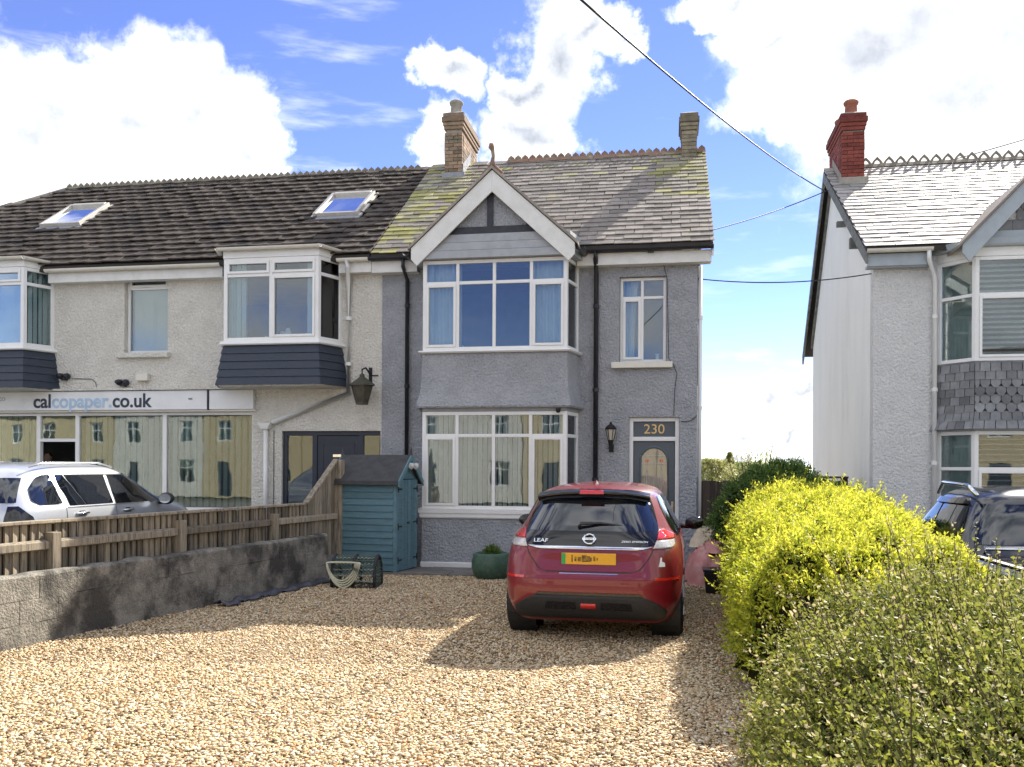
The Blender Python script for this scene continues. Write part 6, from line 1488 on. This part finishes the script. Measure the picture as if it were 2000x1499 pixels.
me.skin_vertices[0].data[0].use_root = True; bo2.modifiers.new('sub', 'SUBSURF').levels = 2; bo2.modifiers['sub'].render_levels = 2
bm = bmesh.new(); bmesh.ops.create_uvsphere(bm, u_segments=24, v_segments=18, radius=.1)
for v in bm.verts:
    x, y, z = v.co; f = 1.0
    if y < 0:
        if abs(x) < .02 and -.03 < z < .02: v.co.y -= .018*(1-abs(x)/.02)             # nose
        if .012 < abs(x) < .055 and .0 < z < .03: v.co.y += .012                      # eye sockets
        if abs(x) < .035 and -.062 < z < -.045: v.co.y -= .004                        # lips
    v.co.x *= .76*(1-.25*max(0, -z)/.1); v.co.z *= 1.12; v.co.y *= .92
bm.transform(Matrix.Scale(k_, 4)); me = bpy.data.meshes.new('head'); bm.to_mesh(me); bm.free(); hdp = link('head', me, SKIN, pe, smooth=True); hdp.location = (0, -.015, (hz_-.42-.01))
bm = bmesh.new(); bmesh.ops.create_uvsphere(bm, u_segments=24, v_segments=16, radius=.106*k_)
bmesh.ops.delete(bm, geom=[v for v in bm.verts if v.co.z < .025-.5*max(0, v.co.y)-.02 or (v.co.y < -.045 and v.co.z < .06)], context='VERTS')
me = bpy.data.meshes.new('hair'); bm.to_mesh(me); bm.free(); hr = link('hair', me, HAIR, hdp, smooth=True); hr.scale = (.80, .97, 1.14)
for s_ in (-1, 1): MB().lathe([(.0, -.006), (.010, 0), (.0, .006)], 8, Matrix.Translation((s_*.03*k_, -.078*k_, .014*k_))).build('eye', IRON, hdp)

# ================================================================== houses across the street (seen in the panes)
def opp(x, wdt, m, label, h=5.4):
    o = root('opposite_house', (x, -16, -.2), math.pi, label, 'house')
    holes = [(-wdt*.32-.5, -wdt*.32+.5, 3.4, 4.7), (wdt*.28-.5, wdt*.28+.5, 3.4, 4.7), (-wdt*.32-.6, -wdt*.32+.6, .9, 2.3), (wdt*.28-.45, wdt*.28+.45, .1, 2.2)]
    wall_holes(-wdt/2, wdt/2, 0, h, holes, 0, .2, 'wall', m, o)
    for a, c, d, e_ in holes[:3]: window(o, Matrix.Translation((a+.01, .08, 0)), c-a-.02, d+.01, e_-.01, (.5,), d+(e_-d)*.65, fw=.07)
    MB().box(holes[3][0]+.01, holes[3][1]-.01, .08, .13, .1, 2.19).build('door', NAVYD, o)
    MB().box(-wdt/2+.05, wdt/2-.05, 1.2, 1.3, 0, h).build('interior', INT, o)
    b = MB(); b.add([(-wdt/2, -.3, h-.1), (wdt/2, -.3, h-.1), (wdt/2, 3.5, h+2.5), (-wdt/2, 3.5, h+2.5), (wdt/2, 7.3, h-.1), (-wdt/2, 7.3, h-.1)], [(0,1,2,3), (3,2,4,5), (0,3,5), (1,4,2)]); b.build('roof', TILE, o, solid=.05)
    return o
for i, x in enumerate(np.arange(-71, 16, 7.1)):
    m_, lb = ((OPPW, 'buff rendered terrace house across the street'), (OPPW, 'buff rendered terrace house across the street'), (CREAMR, 'cream roughcast terrace house across the street'))[i % 3]
    opp(float(x), 7, m_, lb)['group'] = 'terrace across the street'

# ================================================================== gravel
def gravel_mat():
    m = bpy.data.materials.new('gravel_stone'); m.use_nodes = True; nt = m.node_tree; b = NB(nt); p_ = nt.nodes['Principled BSDF']
    at = b.n('ShaderNodeAttribute'); at.attribute_name = 'tone'
    rp = b.n('ShaderNodeValToRGB'); rp.color_ramp.interpolation = 'LINEAR'
    els = [(0, (.11, .08, .05)), (.12, (.27, .18, .09)), (.35, (.52, .37, .19)), (.6, (.66, .51, .30)), (.8, (.74, .63, .44)), (.93, (.80, .74, .62)), (1., (.48, .24, .10))]
    e_ = rp.color_ramp.elements
    while len(e_) < len(els): e_.new(.5)
    for q, (t, c) in zip(e_, els): q.position = t; q.color = c+(1,)
    nt.links.new(at.outputs['Fac'], rp.inputs[0]); nt.links.new(rp.outputs[0], p_.inputs['Base Color']); p_.inputs['Roughness'].default_value = .75
    return m
def stones(name, n, poly, D0, D1, size, sub):
    # random points inside the drive
    xs = rng.uniform(-7, 4.2, n*3); ys = rng.uniform(D0, D1, n*3)
    ok = (xs > WO.x+(ys-WO.y)*WD.x/WD.y+.0) & (xs < HL(ys)+.75)
    ok &= ~((ys > G.O.y-(xs-G.O.x)*math.tan(B)-1.66))
    ok &= (np.abs(xs) < ys*.62+.3)
    xs, ys = xs[ok][:n], ys[ok][:n]; n = len(xs)
    T = []
    for k in range(10):
        bm = bmesh.new()
        if sub: bmesh.ops.create_icosphere(bm, subdivisions=1, radius=1)
        elif sub is False: bmesh.ops.create_cube(bm, size=1.5)
        else: bmesh.ops.create_icosphere(bm, subdivisions=1, radius=1); bm.clear(); [bm.verts.new(c) for c in ((1,0,0),(0,1,0),(-1,0,0),(0,-1,0),(0,0,1.1),(0,0,-.9))]; bm.verts.ensure_lookup_table(); bm.verts.index_update(); [bm.faces.new([bm.verts[i] for i in f]) for f in ((0,1,4),(1,2,4),(2,3,4),(3,0,4),(1,0,5),(2,1,5),(3,2,5),(0,3,5))]
        co = np.array([v.co[:] for v in bm.verts]); fa_ = [[v.index for v in f.verts] for f in bm.faces]; bm.free()
        co += rng.normal(0, .17, co.shape); T.append(co)
    F_ = []
    for f in fa_: F_ += [(f[0], f[i], f[i+1]) for i in range(1, len(f)-1)]
    F_ = np.array(F_); nv = len(T[0]); T = np.array(T)
    ti = rng.integers(0, 10, n); sc = np.stack([rng.uniform(.7, 1.3, n), rng.uniform(.5, .95, n), rng.uniform(.35, .62, n)], -1)*size*rng.lognormal(0, .25, n)[:, None]
    v = T[ti]*sc[:, None, :]
    a, e2_ = rng.uniform(0, 2*math.pi, n), rng.normal(0, .22, n); ca, sa, ce, se = np.cos(a), np.sin(a), np.cos(e2_), np.sin(e2_)
    y1 = v[..., 1]*ce[:, None]-v[..., 2]*se[:, None]; z1 = v[..., 1]*se[:, None]+v[..., 2]*ce[:, None]; x1 = v[..., 0]
    z = rng.uniform(.002, .014, n)
    v = np.stack([x1*ca[:, None]-y1*sa[:, None]+xs[:, None], x1*sa[:, None]+y1*ca[:, None]+ys[:, None], z1+z[:, None]+.006*np.sin(xs*1.9+ys*1.1)[:, None]], -1)
    me = bpy.data.meshes.new(name); me.vertices.add(n*nv); me.vertices.foreach_set('co', v.ravel())
    tri = (F_[None]+(np.arange(n)*nv)[:, None, None]).reshape(-1).astype(np.int32); nf = n*len(F_)
    me.loops.add(nf*3); me.loops.foreach_set('vertex_index', tri); me.polygons.add(nf); me.polygons.foreach_set('loop_start', np.arange(0, nf*3, 3, dtype=np.int32)); me.polygons.foreach_set('loop_total', np.full(nf, 3, np.int32)); me.update()
    at = me.attributes.new('tone', 'FLOAT', 'POINT'); at.data.foreach_set('value', np.repeat(np.clip(rng.normal(.55, .26, n), 0, 1), nv).astype(np.float32))
    return me
GS = gravel_mat()
me = stones('gravel', 85000, None, 4.4, 7.6, .0108, False)
tag(link('gravel', me, GS), 'loose golden brown gravel stones covering the near drive', 'gravel', kind='stuff')
me = stones('gravel', 90000, None, 7.6, 14.9, .0135, None)
tag(link('gravel', me, GS), 'loose golden brown gravel stones on the drive towards the house', 'gravel', kind='stuff')
